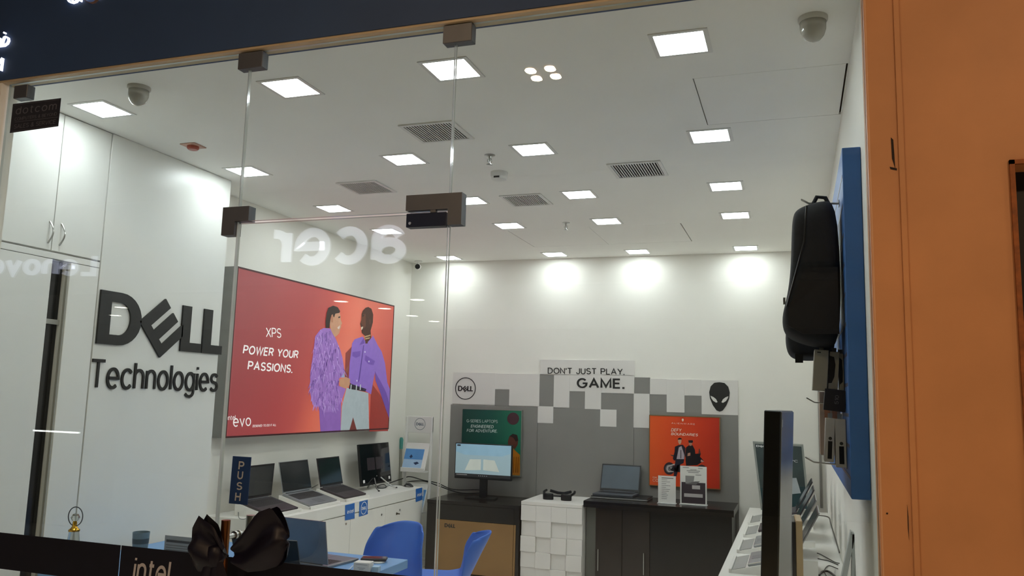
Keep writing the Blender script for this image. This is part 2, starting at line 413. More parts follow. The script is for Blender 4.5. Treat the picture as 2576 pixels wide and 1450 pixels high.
fstroke([(186,-14),(185,4)], 5).build('lettering', LIT, fas)
fstroke([(209,-14),(207,6)], 6).build('lettering', LIT, fas)
fstroke([(218,-2),(250,-4)], 9).build('lettering', LIT, fas)
fstroke([(216,3),(228,9),(234,10),(241,8),(249,1)], 1.4).build('lettering', mat('rose_gold_line', '#c8a08c', .3, .6), fas)

# ---------------------------------------------------------------- glass front
def pane(name, x0, x1, z0, z1, label):
    o = MB().box(x0, x1, YG-.006, YG+.006, z0, z1).build(name, GLASS)
    o.data.materials.append(GEDGE)
    for p in o.data.polygons:
        if abs(p.normal.y) < .5: p.material_index = 1
    return struct(o, label)
J1, J2, ZT = -1.956, -1.103, 2.224
w1 = pane('window_1', -3.2, J1-.005, .02, 2.893, 'fixed clear glass pane before the cabinets')
w2 = pane('window_2', J1+.001, J2-.001, ZT+.006, 2.893, 'clear glass transom pane above the door')
w3 = pane('window_3', J2+.005, .207, .02, 2.893, 'wide fixed clear glass pane beside the orange wall')
dr = pane('door_1', J1+.003, J2-.003, .01, ZT-.003, 'clear glass door leaf')
def patch(px0, py0, px1, py1, parent, th=.024):
    a = PX(px0, py0, y=YG-.02); b = PX(px1, py1, y=YG-.02)
    return MB().bevbox(min(a.x,b.x), max(a.x,b.x), YG-.02, YG+.02, min(a.z,b.z), max(a.z,b.z), .002, 1).build('patch_fitting', GUN, parent)
patch(600,135,658,167,w1); patch(1115,65,1186,101,w3); patch(36,216,66,244,w1)
g = Vector
MB().prism([(x, YG-.02, z) for x, z in ((-2.019,2.283),(-1.902,2.283),(-1.902,2.228),(-1.962,2.228),(-1.962,2.176),(-2.019,2.176))], (0,.04,0)).build('hinge_bracket', GUN, w1)
MB().prism([(x, YG-.02, z) for x, z in ((-1.258,2.286),(-1.05,2.286),(-1.05,2.176),(-1.1,2.176),(-1.1,2.232),(-1.258,2.232))], (0,.04,0)).build('hinge_bracket', GUN, w3)
hp = MB().bevbox(-1.256, -1.106, YG-.018, YG+.018, 2.174, 2.222, .002, 1).build('patch_fitting', mat('dark_blue_metal', '#1a2133', .35, .5), dr)
MB().lathe([(.005,0),(.005,.003)], (-1.24, YG-.018, 2.187), 12, (0,-1,0)).build('screw', METAL, hp)
MB().box(-1.165,-1.145,YG-.019,YG-.006,2.222,2.235).build('pivot_pin', GUN, dr)
# handles of the door: outside pole with an orange reflection put into its brown, steel pole inside, two cross bars
POLE = mat('painted_reflection_pole', '#8a5a36', .22, .9, var=.15, scale=30)
hx = -1.87
h = MB().tube([(hx,YG-.065,.62),(hx,YG-.065,1.158)], .0155, 20).build('handle', POLE, dr, smooth=True)
MB().tube([(hx,YG-.05,1.10),(hx,YG+.062,1.10)], .009, 14).tube([(hx,YG-.05,.68),(hx,YG+.062,.68)], .009, 14).build('cross_bar', METAL, dr, smooth=True)
MB().lathe([(.014,0),(.014,.01)], (hx,YG-.006,1.10), 16, (0,-1,0)).lathe([(.014,0),(.014,.01)], (hx,YG+.006,1.10), 16, (0,1,0)).build('collar', METAL, dr, smooth=True)
MB().tube([(hx,YG+.072,.62),(hx,YG+.072,1.158)], .0155, 20).build('handle', METAL, dr, smooth=True)
# dark safety band on the panes
BAND = mat('dark_navy_vinyl', '#0e0f1c', .6, spec=.3, var=.1)
def band(x0, x1): 
    o = MB().box(x0, x1, YG-.0085, YG-.0068, .888, 1.024).build('vinyl_band', BAND); return o
b1 = tag(band(-3.2, -2.372), 'plain black vinyl band stuck on the glass, without lettering', 'vinyl band')
b2 = tag(band(-2.367, J1-.006), 'black vinyl band with pale lettering on the fixed pane', 'vinyl band')
b3 = tag(band(J1+.004, J2-.004), 'black vinyl band across the glass door, under the bow', 'vinyl band')
pxletters('intel', ((333,1462),(424,1474),(341,1404)), 'lettering', mat('pale_vinyl', '#b8b4b4', .5), b2, (0,-.001,0), .0006, y=YG-.0085, bold=.01)
# push plate and shop sticker
def plate(px, y, name, m, label, cat, th=.003):
    a, b, c, d = (PX(*p, y=y) for p in px)
    return tag(MB().prism([a, b, c, d], (0, -th, 0)).build(name, m), label, cat)
BLUE = mat('blue_plate', '#143566', .4, var=.05)
pp = plate([(587,1148),(633,1151),(623,1271),(577,1267)], YG-.0065, 'push_sign', BLUE, 'blue plate reading PUSH on the glass door', 'sign')
for k, ch in enumerate('PUSH'):
    cx, cy = ((606,1181),(603,1206),(601,1233),(597,1260))[k]
    pxletters(ch, ((cx-6,cy),(cx+8,cy+1),(cx-4,cy-20)), 'lettering', mat('pale_grey_letter', '#a8adb2', .5), pp, (0,-.001,0), .0006, y=YG-.0095, bold=.02)
ds = plate([(33,262),(154,247),(147,318),(25,335)], YG-.0065, 'shop_sticker', mat('dark_grey_sticker', '#24252e', .5), 'dark sticker reading dotcom at the top corner of the glass', 'sticker', .001)
SG = mat('sticker_grey', '#5c5d63', .5)
pxletters('dotcom', ((39,289),(142,276),(42,270)), 'lettering', SG, ds, (0,-.0006,0), .0004, y=YG-.0075, spacing=1.25)
pxletters('COMPUTERS & BEYOND', ((37,305),(143,291),(38,296)), 'lettering', SG, ds, (0,-.0006,0), .0004, y=YG-.0075)
pxletters('SALES & SERVICE', ((35,325),(139,312),(37,313)), 'lettering', SG, ds, (0,-.0006,0), .0004, y=YG-.0075)
fr = MB()
for (a, b, c, d) in (((30,332),(145,316),(145,315),(30,331)), ((38,308),(147,295),(147,294),(38,307)), ((36,265),(150,251),(150,250),(36,264))):
    fr.prism([PX(*p, y=YG-.0075)+Vector((0,-.0006,0)) for p in (a,b,c,d)], (0,-.0004,0))
fr.build('border_line', SG, ds)

# satin bow tied to the door handle
BOW = mat('black_purple_satin', '#0d0918', .45, spec=.3, var=.2, scale=14)
bow = thing('ribbon_bow', 'large black satin bow tied to the door handle', 'bow', (hx, YG-.1, 1.02))
yb = YG-.1
def lobe(ctrl, bulge):
    # ctrl: list of (top pixel, bottom pixel) from the knot outwards
    T = [PX(*c[0], y=yb) for c in ctrl]; B = [PX(*c[1], y=yb) for c in ctrl]; n = len(ctrl)-1
    def pt(Q, s):
        f = min(max(s*n, 0), n-1e-6); i = int(f); t = f-i
        t = t*t*(3-2*t)*.5+t*.5
        return Q[i].lerp(Q[i+1], t)
    def fn(s, t):
        # s: out along the front then back along the rear
        out = s*2 if s <= .5 else (1-s)*2
        sgn = -1 if s <= .5 else 1
        p = pt(T, out).lerp(pt(B, out), t)
        fold = math.sin(t*PI)*.6+.4*math.sin(t*PI*3+out*2)*.5
        p = p.copy(); p.y += sgn*bulge*math.sin(out*PI*.98)**.8*(.5+.5*fold) - .012*math.sin(t*9+out*4)*(1-out*.3)
        return p
    return MB().grid(fn, 28, 14)
lobe([((566,1378),(566,1420)),((548,1322),(545,1440)),((515,1295),(500,1438)),((492,1330),(484,1412)),((480,1382),(479,1394))], .035).build('bow_loop', BOW, bow, smooth='all')
lobe([((585,1372),(585,1418)),((622,1338),(625,1440)),((660,1288),(665,1436)),((694,1275),(700,1425)),((712,1308),(716,1404)),((726,1350),(724,1372))], .035).build('bow_loop', BOW, bow, smooth='all')
MB().lathe([(.012,-.036),(.026,-.03),(.03,0),(.026,.03),(.012,.036)], (hx,yb-.005,1.045), 16).build('knot', BOW, bow, smooth='all')
def tail(sx, lean):
    def fn(s, t):
        z = 1.03-.34*s; x = hx+sx*(.01+.05*s*lean)+(t-.5)*(.05+.05*s)
        return Vector((x, yb-.01-.015*math.sin(s*6+t*3), z - (.04*abs(t-.5)*2*s)))
    return MB().grid(fn, 14, 6)
tail(-1, 1.4).build('ribbon_tail', BOW, bow, smooth='all'); tail(1, 1.7).build('ribbon_tail', BOW, bow, smooth='all')
MB().tube([(hx-.02,yb+.03,1.04),(hx,yb+.02,1.06),(hx+.02,yb+.03,1.04),(hx,yb+.055,1.03),(hx-.02,yb+.03,1.04)], .006, 8).build('tie_loop', BOW, bow, smooth='all')

# ================================================================ CEILING FITTINGS
EM = mat('led_diffuser', '#ffffff', .5, var=0, emit=LIGHT_STRENGTH, emitc='#f4f8ff')
FRM = mat('white_metal_frame', '#e6e5e0', .4, var=.02)
COLS = [-3.297, -2.182, -1.375, -.401]; ROWS = [3.085, 4.257, 5.303, 6.165, 7.505]
proto = None
RN = ['row nearest the glass front', 'second row from the glass front', 'middle row', 'second row from the back wall', 'row along the back wall']
CN = ['beside the lightbox wall', 'second from the lightbox wall', 'second from the backpack wall', 'beside the backpack wall']
for j, yy in enumerate(ROWS):
    for i, xx in enumerate(COLS):
        if proto is None:
            proto = thing('ceiling_light', '', 'light', (xx, yy, ZC), group='square LED panels in the shop ceiling')
            q = lambda r: [(r,-r,0),(r,r,0),(-r,r,0),(-r,-r,0)]
            MB().ring([(a,b,-.004) for a,b,_ in q(.112)], [(a,b,-.004) for a,b,_ in q(.094)], (0,0,.004)).build('frame', FRM, proto, local=True)
            MB().bevbox(-.094,.094,-.094,.094,-.0038,-.0005,.001,1).build('diffuser', EM, proto, local=True); c = proto
        else:
            c = copy_tree(proto); c.location = (xx, yy, ZC)
        c['label'] = 'square LED ceiling panel, %s, %s' % (RN[j], CN[i])

def vent(cx, cy, sx, sy, label, dark=True):
    t = thing('air_vent', label, 'vent', (cx, cy, ZC), group='air grilles in the shop ceiling')
    q = lambda a, b, z: [(a,-b,z),(a,b,z),(-a,b,z),(-a,-b,z)]
    MB().ring(q(sx/2,sy/2,-.008), q(sx/2-.02,sy/2-.02,-.008), (0,0,.0079)).build('frame', FRM, t, local=True)
    a, b = sx/2-.0205, sy/2-.0205
    MB().add([(-a,-b,.0),(a,-b,.0),(a,b,.0),(-a,b,.0),(-a,-b,.35),(a,-b,.35),(a,b,.35),(-a,b,.35)], [(4,5,6,7),(0,1,5,4),(1,2,6,5),(2,3,7,6),(3,0,4,7)]).build('duct', mat('galvanised_duct', '#7d7f80', .5, .6), t, local=True)
    n = 18; st = (sx-.04)/n; base = None
    for k in range(n):
        if base is None:
            base = MB().prism([(-st*.22,0,-.0052),(st*.22,0,-.0052),(st*.22,0,-.003),(-st*.22,0,-.003)], (0,sy-.04,0))
            for v in base.v: v.y -= (sy-.04)/2
            base = base.build('slat', FRM, t, local=True); o = base
        else:
            o = base.copy(); C.objects.link(o); o.parent = t
        o.location = (-sx/2+.02+st*(k+.5), 0, 0)
    return t
vent(-1.78, 3.833, .31, .30, 'square ceiling air grille nearest the glass transom')
vent(-2.73, 4.79, .30, .31, 'square ceiling air grille toward the red lightbox wall')
vent(-1.776, 5.367, .30, .32, 'square ceiling air grille behind the smoke detector')
vent(-.88, 4.79, .32, .32, 'square ceiling air grille toward the backpack wall')

# dome cameras
OFFW = mat('aged_white_plastic', '#c4c1b6', .35, var=.03)
def dome(x, y, label):
    t = thing('dome_camera', label, 'camera', (x, y, ZC), group='dome cameras on the shop ceiling')
    MB().lathe([(.052,0),(.052,-.012),(.047,-.018)], (0,0,0), 24).build('base_ring', OFFW, t, local=True, smooth=True)
    MB().lathe([(.046,-.018),(.045,-.045),(.038,-.068),(.026,-.083),(.01,-.09),(.001,-.091)], (0,0,0), 24).build('dome', mat('milky_dome', '#b4b1a6', .12, spec=.8), t, local=True, smooth='all')
dome(-2.88, 2.89, 'white dome camera on the ceiling above the cabinets')
dome(.083, 3.0, 'white dome camera on the ceiling beside the orange wall')
# smoke detector, sprinklers, red sounder, bullet camera
t = thing('smoke_detector', 'round white smoke detector on the ceiling between two air grilles', 'smoke detector', (-1.726, 4.66, ZC))
MB().lathe([(.055,0),(.055,-.022),(.05,-.03)], (0,0,0), 24).build('base', WHITE, t, local=True, smooth=True)
MB().lathe([(.05,-.03),(.048,-.045),(.03,-.05),(.001,-.05)], (0,0,0), 24).build('cap', WHITE, t, local=True, smooth=True)
MB().box(-.018,.018,-.051,-.046,-.044,-.034).build('painted_dark_slot', BLACK, t, local=True)  # black strip painted for the shade inside a slot
def sprinkler(x, y, label):
    t = thing('sprinkler', label, 'sprinkler', (x, y, ZC))
    MB().lathe([(.032,0),(.032,-.003),(.015,-.006)], (0,0,0), 18).build('escutcheon', METAL, t, local=True, smooth=True)
    MB().lathe([(.009,-.004),(.009,-.02),(.006,-.024),(.006,-.05)], (0,0,0), 12).build('body', METAL, t, local=True, smooth=True)
    MB().tube([(-.009,0,-.022),(-.014,0,-.036),(0,0,-.055)], .0025, 6).tube([(.009,0,-.022),(.014,0,-.036),(0,0,-.055)], .0025, 6).build('yoke', METAL, t, local=True)
    MB().lathe([(.018,-.055),(.018,-.058),(.003,-.06)], (0,0,0), 14).build('deflector', METAL, t, local=True)
sprinkler(-1.655, 4.30, 'chrome sprinkler head beside the smoke detector')
sprinkler(-1.703, 6.16, 'chrome sprinkler head beside the ceiling access hatch')
t = thing('fire_sounder', 'red square fire sounder on the ceiling beside the cabinets', 'alarm', (-3.262, 3.71, ZC))
RED = mat('faded_red_plastic', '#a8503c', .4)
MB().bevbox(-.052,.052,-.052,.052,-.006,0,.002,1).build('plate', mat('pale_pink_plate', '#c9a08e', .5), t, local=True)
MB().lathe([(.034,-.006),(.034,-.018),(.026,-.026),(.001,-.027)], (0,0,0), 20).build('sounder', RED, t, local=True, smooth=True)
t = thing('bullet_camera', 'small white ceiling camera with dark lens in the back corner', 'camera', (-3.69, 7.62, ZC))
MB().lathe([(.04,0),(.04,-.012),(.012,-.02),(.012,-.045)], (0,0,0), 16).build('mount', WHITE, t, local=True, smooth=True)
MB().lathe([(.03,0),(.03,-.05),(.02,-.06)], (0,0,-.065), 16, (-.35,1,.1)).build('body', WHITE, t, local=True, smooth=True)
MB().lathe([(.027,-.061),(.026,-.066),(.001,-.068)], (0,0,-.065), 16, (-.35,1,.1)).build('lens', BLACK, t, local=True, smooth=True)
# access hatches: panels let into the ceiling with dark joints
def hatch(x0, x1, y0, y1, label, splits=()):
    t = thing('access_hatch', label, 'hatch', ((x0+x1)/2, (y0+y1)/2, ZC))
    xs = [x0]+list(splits)+[x1]
    for a, b in zip(xs, xs[1:]): MB().bevbox(a+.0015, b-.0015, y0, y1, ZC, ZC+.012, .001, 1).build('panel', CEIL, t)
    return t
hatch(-.396, .222, 3.46, 4.08, 'square ceiling access hatch beside the right wall')
hatch(-2.262, -.832, 6.36, 7.10, 'wide ceiling access hatch of two panels', (-1.565,))

# ================================================================ LEFT CABINETS
cab = thing('wall_cabinet', 'tall white laminate cabinet bank with bow handles and a dark gap', 'cabinet', (XC-.13, 3.0, 0))
y0, y1, y2 = 2.575, 3.409, 3.412
MB().box(XL, XC-.02, y0, 3.115, 0, ZC).box(XL, XC-.02, 3.215, y1, 0, ZC).box(XL, XC-.02, 3.115, 3.215, 2.242, ZC).box(XL, XL+.03, 3.115, 3.215, 0, 2.242).build('carcass', LAM, cab)
ysp = PX(137,550,x=XC).y
def door(ya, yb_, za, zb, name='door'): return MB().bevbox(XC-.02, XC, ya+.002, yb_-.002, za, zb, .0015, 1).build(name, LAM, cab)
d1 = door(y0, ysp, 2.283, 2.996); d2 = door(ysp, y1, 2.283, 2.996)
for pts, par in ((((125,557),(133,575),(134,585),(121,612)), d1), (((154,563),(163,583),(164,592),(150,618)), d2)):
    P = [PX(*p, x=XC+.0) for p in pts]; P[1].x += .028; P[2].x += .028; P[0].y = P[3].y = (P[0].y+P[3].y)/2; P[1].y = P[2].y = P[0].y
    mb = MB(); path = []
    for i in range(9):
        s = i/8; path.append(Vector((XC+.03*math.sin(s*PI), P[0].y, P[0].z+(P[3].z-P[0].z)*s)))
    mb.tube(path, .0042, 8); mb.build('handle', METAL, par, smooth=True)
door(y0, y1, 2.243, 2.2735, 'rail')
door(y0, 3.112, .02, 2.240); MB().bevbox(XC-.02, XC, 3.222, y1-.003, .02, 2.240, .0015, 1).build('door', LAM, cab)
MB().box(XC-.018, XC-.004, 3.212, 3.222, .02, 2.24).build('edge_strip', mat('grey_edge', '#a7a59c', .5), cab)
MB().box(XL+.05, XC-.045, 3.1145, 3.2125, .02, 2.24).build('dark_interior', mat('near_black_fill', '#1a1a1a', .18, var=.1), cab)  # near-black box filling the gap behind the doors
MB().box(XC-.046, XC-.03, 3.113, 3.214, 1.915, 1.94).build('shelf', mat('grey_edge', '#a7a59c', .5), cab)
# logo panel
lp = thing('logo_panel', 'tall white laminate panel carrying the large black lettering', 'panel', (XC-.13, 3.92, 0))
MB().bevbox(XL+.001, XC, y2+.002, 4.427, 0, ZC-.001, .0015, 1).build('panel', LAM, lp)
mb = MB(); dell_logo(mb, (XC+.0005, 3.424, 1.835), (0, 1.018, 0), (0, 0, .292), (.012, 0, 0)); mb.build('logo', TXTBLK, lp, label='large black logo letters')
mb = MB(); letters(mb, 'Technologies', (XC+.0005, 3.415, 1.552), (0, 1.02, 0), (0, 0, .201), (.01, 0, 0)); mb.build('lettering', TXTBLK, lp)

# ================================================================ RED LIGHTBOX ON THE LEFT WALL
XB = XL+.12
lb = thing('lightbox', 'big red backlit poster box with two people in purple clothes', 'lightbox', (XL+.06, 5.95, 1.28))
LY0, LY1, LZ0, LZ1 = 4.752, 7.16, 1.28, 2.476
MB().box(XL, XB-.004, LY0, LY1, LZ0, LZ1).build('body', mat('grey_aluminium_box', '#8d8d89', .45, .3), lb)
MB().ring([(XB-.004,LY0,LZ0),(XB-.004,LY1,LZ0),(XB-.004,LY1,LZ1),(XB-.004,LY0,LZ1)], [(XB-.004,LY0+.012,LZ0+.012),(XB-.004,LY1-.012,LZ0+.012),(XB-.004,LY1-.012,LZ1-.012),(XB-.004,LY0+.012,LZ1-.012)], (.005,0,0)).build('frame', mat('dark_red_frame', '#4b2326', .4), lb)
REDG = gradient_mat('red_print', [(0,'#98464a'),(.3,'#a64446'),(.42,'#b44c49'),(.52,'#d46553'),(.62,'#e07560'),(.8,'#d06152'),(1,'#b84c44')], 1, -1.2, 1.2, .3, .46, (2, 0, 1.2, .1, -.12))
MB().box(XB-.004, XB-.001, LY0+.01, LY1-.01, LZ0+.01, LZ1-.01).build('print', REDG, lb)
def rp(pts, m, name='printed_figure', lay=1, sc=4.029, ox=760, oy=740): return pxpoly([(ox+a/sc, oy+b/sc) for a, b in pts], name, m, lb, (.0006*lay, 0, 0), .0003, x=XB-.0005)
def pm(n, c, e=.5): return mat('print_'+n, c, .35, var=.05, scale=25, emit=e*.45)
rp([(440,600),(560,470),(640,900),(430,900)], pm('shadow_red', '#9a4440'), 'printed_shadow', 1)
rp([(700,900),(880,1150),(870,1390),(680,1395)], pm('shadow_red2', '#a33a33'), 'printed_shadow', 1)
rp([(170,1140),(395,1090),(388,1400),(185,1410)], pm('trouser', '#9a6cc0'), lay=2)
rp([(450,950),(670,1005),(678,1382),(555,1390),(515,1250),(475,1394),(388,1398),(402,1140)], pm('jeans', '#b4bec4'), lay=2)
rp([(515,1250),(555,1390),(475,1394)], pm('jeans_gap', '#7c3a34'), lay=2)
rp([(480,905),(650,965),(640,990),(472,962)], pm('belt', '#2a2230'), lay=3)
for a in (490, 545, 585): rp([(a,918),(a+10,920),(a+6,975),(a-4,972)], pm('loop', '#c8cdd2'), lay=4)
rp([(505,500),(530,460),(612,432),(650,500),(700,455),(716,420),(765,520),(805,585),(838,700),(862,900),(888,965),(880,1262),(850,1180),(790,1000),(742,870),(740,780),(716,900),(697,1018),(600,960),(500,915),(470,885),(480,700)], pm('shirt', '#9670cf'), lay=3)
rp([(735,780),(760,830),(800,900),(850,1000),(885,1120),(880,1262),(850,1180),(790,1000),(742,880)], pm('shirt_dark', '#7450ae'), lay=4)
rp([(618,520),(626,520),(580,860),(570,900),(566,890)], pm('seam', '#5f3f98'), lay=4)
for q in ([(508,590),(590,578),(585,630),(540,648),(506,630)], [(640,620),(735,680),(722,722),(670,712),(632,668)]): rp(q, pm('pocket', '#7c56b8'), lay=4)
for a, b in ((634,588),(674,684),(552,880)): rp([(a-6,b-8),(a+6,b-8),(a+6,b+8),(a-6,b+8)], pm('button', '#d8ccec'), lay=5)
rp([(630,395),(692,375),(698,440),(665,500),(640,505)], pm('neck', '#5a3020'), lay=4)
rp([(600,205),(612,170),(640,140),(668,132),(700,150),(718,210),(714,290),(692,370),(682,420),(625,418),(602,395),(598,350),(585,302),(598,262)], pm('head_b', '#4e2a1c', .35), lay=5)
rp([(600,215),(640,200),(640,330),(620,350),(600,300),(588,300),(598,262)], pm('cheek_b', '#6e3d28', .35), lay=6)
rp([(592,338),(614,330),(610,352),(596,368)], pm('teeth', '#e6d2bc'), lay=7)
rp([(672,262),(694,258),(694,300),(678,312)], pm('ear_b', '#5e3423'), lay=6)
rp([(604,218),(624,212),(622,226),(606,230)], pm('eye_dark', '#2a1712', .3), lay=7)
rp([(625,430),(690,412),(690,424),(627,444)], pm('necklace', '#c8a878'), lay=6)
rp([(635,450),(685,440),(680,452),(637,462)], pm('necklace', '#c8a878'), lay=6)
rp([(580,518),(622,440),(628,500)], pm('shirt_dark', '#7450ae'), lay=5); rp([(660,490),(705,440),(718,500),(698,568)], pm('collar_l', '#9a74d0'), lay=5)
# left person
rp([(372,640),(412,700),(432,845),(392,850)], pm('tee', '#a9b2d6'), lay=3)
rp([(180,365),(215,345),(282,350),(332,440),(382,560),(408,650),(428,790),(400,830),(372,860),(366,930),(440,962),(400,1080),(330,1192),(222,1202),(170,1150),(100,1110),(78,1000),(80,800),(110,600),(130,430)], pm('fur', '#a87acb'), lay=4)
fur = [MB(), MB(), MB()]
poly = [(180,365),(215,345),(282,350),(332,440),(382,560),(408,650),(428,790),(372,860),(366,930),(400,1080),(330,1192),(222,1202),(170,1150),(100,1110),(78,1000),(80,800),(110,600),(130,430)]
def inside(x, y):
    c = False; j = len(poly)-1
    for i in range(len(poly)):
        if (poly[i][1] > y) != (poly[j][1] > y) and x < (poly[j][0]-poly[i][0])*(y-poly[i][1])/(poly[j][1]-poly[i][1])+poly[i][0]: c = not c
        j = i
    return c
for k in range(420):
    x, y = random.uniform(80, 425), random.uniform(345, 1190)
    if not inside(x, y): continue
    L = random.uniform(35, 90); dx = random.uniform(-.35, .35)*L + (x-240)*.08; wd = random.uniform(3, 7)
    fur[k % 3].prism([PX(760+a/4.029, 740+b/4.029, x=XB-.0005)+Vector((.0034+.0001*(k % 3), 0, 0)) for a, b in ((x-wd,y),(x+wd,y),(x+dx+1,y+L),(x+dx-1,y+L))], (.0002,0,0))
for m_, mb in zip((pm('fur_light', '#c4a0e2'), pm('fur_dark', '#8560ac'), pm('fur_mid', '#b88cd8')), fur):
    mb.build('printed_fur', m_, lb)['kind'] = 'stuff'
rp([(370,868),(440,842),(482,862),(478,922),(440,957),(380,938)], pm('hand', '#d09a78'), lay=7)
rp([(436,770),(470,720),(468,760),(446,812)], pm('hand_dark', '#9a5a48'), lay=6)
rp([(282,350),(276,290),(300,204),(372,180),(384,215),(388,262),(401,300),(389,318),(393,330),(383,352),(371,400),(345,426),(325,436),(300,392)], pm('face_a', '#cf9a7c'), lay=7)
rp([(245,190),(262,140),(310,118),(356,134),(381,176),(372,192),(332,200),(318,240),(300,205),(286,235),(276,300),(272,345),(235,345),(233,280)], pm('hair', '#33241f', .3), lay=8)
rp([(290,215),(308,208),(308,290),(288,285)], pm('ear_a', '#b87e62'), lay=9)
rp([(360,232),(382,226),(380,240),(364,246)], pm('hair', '#33241f', .3), lay=9)
rp([(352,340),(378,318),(374,350),(360,358)], pm('mouth', '#e8d2c8'), lay=9)
# lightbox lettering
PW = mat('print_white', '#f4f0f0', .4, var=.01, emit=.45)
def lbt(body, q, **k): return pxletters(body, q, 'lettering', PW, lb, (.001,0,0), .0005, x=XB-.0005, **k)
lbt('XPS', ((669,849),(707,851),(669,824)))
lbt('POWER YOUR', ((610,893),(750,905),(611,866)), bold=.02, shear=.15)
lbt('PASSIONS.', ((622,933),(735,941),(622,906)), bold=.02, shear=.15)
lbt('intel', ((572,1058),(592,1057),(572,1046)))
lbt('evo', ((586,1077),(631,1074),(586,1053)))
lbt('DESIGNED TO DO IT ALL', ((635,1076),(694,1073),(635,1069)), shear=.2, bold=.015)

# ================================================================ LAPTOP BUILDER
SCRD = mat('dark_screen_glass', '#1f2426', .12, spec=.6, var=.25, scale=6)
KEYB = mat('dark_keyboard', '#2a2628', .5, var=.2)
def laptop(label, loc, rz, w=.34, d=.24, tilt=0, opening=110, body=SILVER, deck=None, lid=None, screen=SCRD, hgt=None, group=None, hb=.014):
    """local x across, +y to the hinge, base resting on z=0; opening = angle between deck and screen"""
    t = thing('laptop', label, 'laptop', loc, (tilt, 0, rz), group)
    deck = deck or body; lid = lid or body; hl = hgt or d*.95
    MB().bevbox(-w/2, w/2, -d/2, d/2, 0, hb, .004, 2).build('base', body, t, local=True)
    k = MB()
    for r in range(6):
        y = d*.36-r*.0175
        n = 15
        for c in range(n):
            if r == 5 and 4 <= c <= 9:
                if c == 4: k.box(-w*.43+c*(w*.86/n), -w*.43+10*(w*.86/n)-.003, y-.014, y, hb, hb+.0016)
                continue
            x = -w*.43+c*(w*.86/n); k.box(x, x+w*.86/n-.003, y-.014, y, hb, hb+.0016)
    MB().box(-w*.44, w*.44, d*.36-.105, d*.375, hb-.0005, hb+.0006).build('keyboard_tray', deck if deck is not body else GUN, t, local=True)
    k.build('keyboard', KEYB, t, local=True)
    MB().box(-.05, .05, -d*.44, -d*.16, hb, hb+.0006).build('touchpad', body if body is not SILVER else mat('touchpad_grey', '#8d9094', .3, .5), t, local=True)
    a = rad(180-opening)      # tilt of the lid back from the deck plane
    ud = Vector((0, math.cos(PI-a)*-1, math.sin(PI-a)))   # up along the lid
    ud = Vector((0, math.sin(rad(opening-90)), math.cos(rad(opening-90))))
    nd = Vector((0, -math.cos(rad(opening-90)), math.sin(rad(opening-90))))  # out of the screen
    o = Vector((0, d/2-.006, hb+.002))
    def slab(x0, x1, h0, h1, n0, n1, mb): 
        return mb.prism([o+Vector((x0,0,0))+ud*h0+nd*n0, o+Vector((x1,0,0))+ud*h0+nd*n0, o+Vector((x1,0,0))+ud*h1+nd*n0, o+Vector((x0,0,0))+ud*h1+nd*n0], nd*(n1-n0))
    l = slab(-w/2, w/2, .004, hl, -.006, 0, MB()).build('lid', lid, t, local=True)
    slab(-w/2+.004, w/2-.004, .012, hl-.004, .0002, .0012, MB()).build('bezel', BLACK, l, local=True)
    slab(-w/2+.010, w/2-.010, .024, hl-.012, .0012, .0018, MB()).build('screen', screen, l, local=True)
    MB().tube([(-w*.4, d/2-.006, hb+.001), (w*.4, d/2-.006, hb+.001)], .005, 8).build('hinge', GUN, t, local=True)
    return t
def cable(pts, name, label, r=.003, m=None, sub=6, cat='cable', group=None):
    P = [Vector(p) for p in pts]; out = []
    for i in range(len(P)-1):
        p0, p1, p2, p3 = P[max(i-1,0)], P[i], P[i+1], P[min(i+2, len(P)-1)]
        for k in range(sub):
            t = k/sub; out.append(.5*((2*p1)+(-p0+p2)*t+(2*p0-5*p1+4*p2-p3)*t*t+(-p0+3*p1-3*p2+p3)*t**3))
    out.append(P[-1])
    return tag(MB().tube(out, r, 6).build(name, m or BLACK, smooth='all'), label, cat, group)

# ================================================================ LEFT COUNTER
XF, ZT1 = -3.33, .755
ct = thing('display_counter', 'long white display counter under the red lightbox with blue stickers', 'counter', ((XL+XF)/2, 5.93, 0))
MB().bevbox(XL+.001, XF, 4.75, 7.2, ZT1-.085, ZT1, .003, 1).build('countertop', WCOUNT, ct)
MB().box(XL+.001, XF-.02, 4.76, 7.19, .08, ZT1-.085).box(XL+.001, XF-.06, 4.77, 7.18, 0, .08).build('carcass', WCOUNT, ct)
ys = [4.76, 5.28, 5.865, 6.45, 7.19]
for a, b in zip(ys, ys[1:]):
    dd = MB().bevbox(XF-.02, XF-.002, a+.002, b-.002, .09, ZT1-.092, .0015, 1).build('door', WCOUNT, ct)
    yk = b-.07 if a < 6.4 else 6.72
    MB().lathe([(.009,0),(.009,.003)], (XF-.002, yk, .60), 14, (1,0,0)).build('lock', METAL, dd)
lk = PX(998,1293,x=XF)
MB().lathe([(.011,0),(.011,.004),(.006,.006)], (XF-.001, lk.y, lk.z), 14, (1,0,0)).box(XF+.004, XF+.03, lk.y-.002, lk.y+.002, lk.z-.005, lk.z+.005).build('key', mat('dark_brass', '#4a4234', .4, .7), ct)
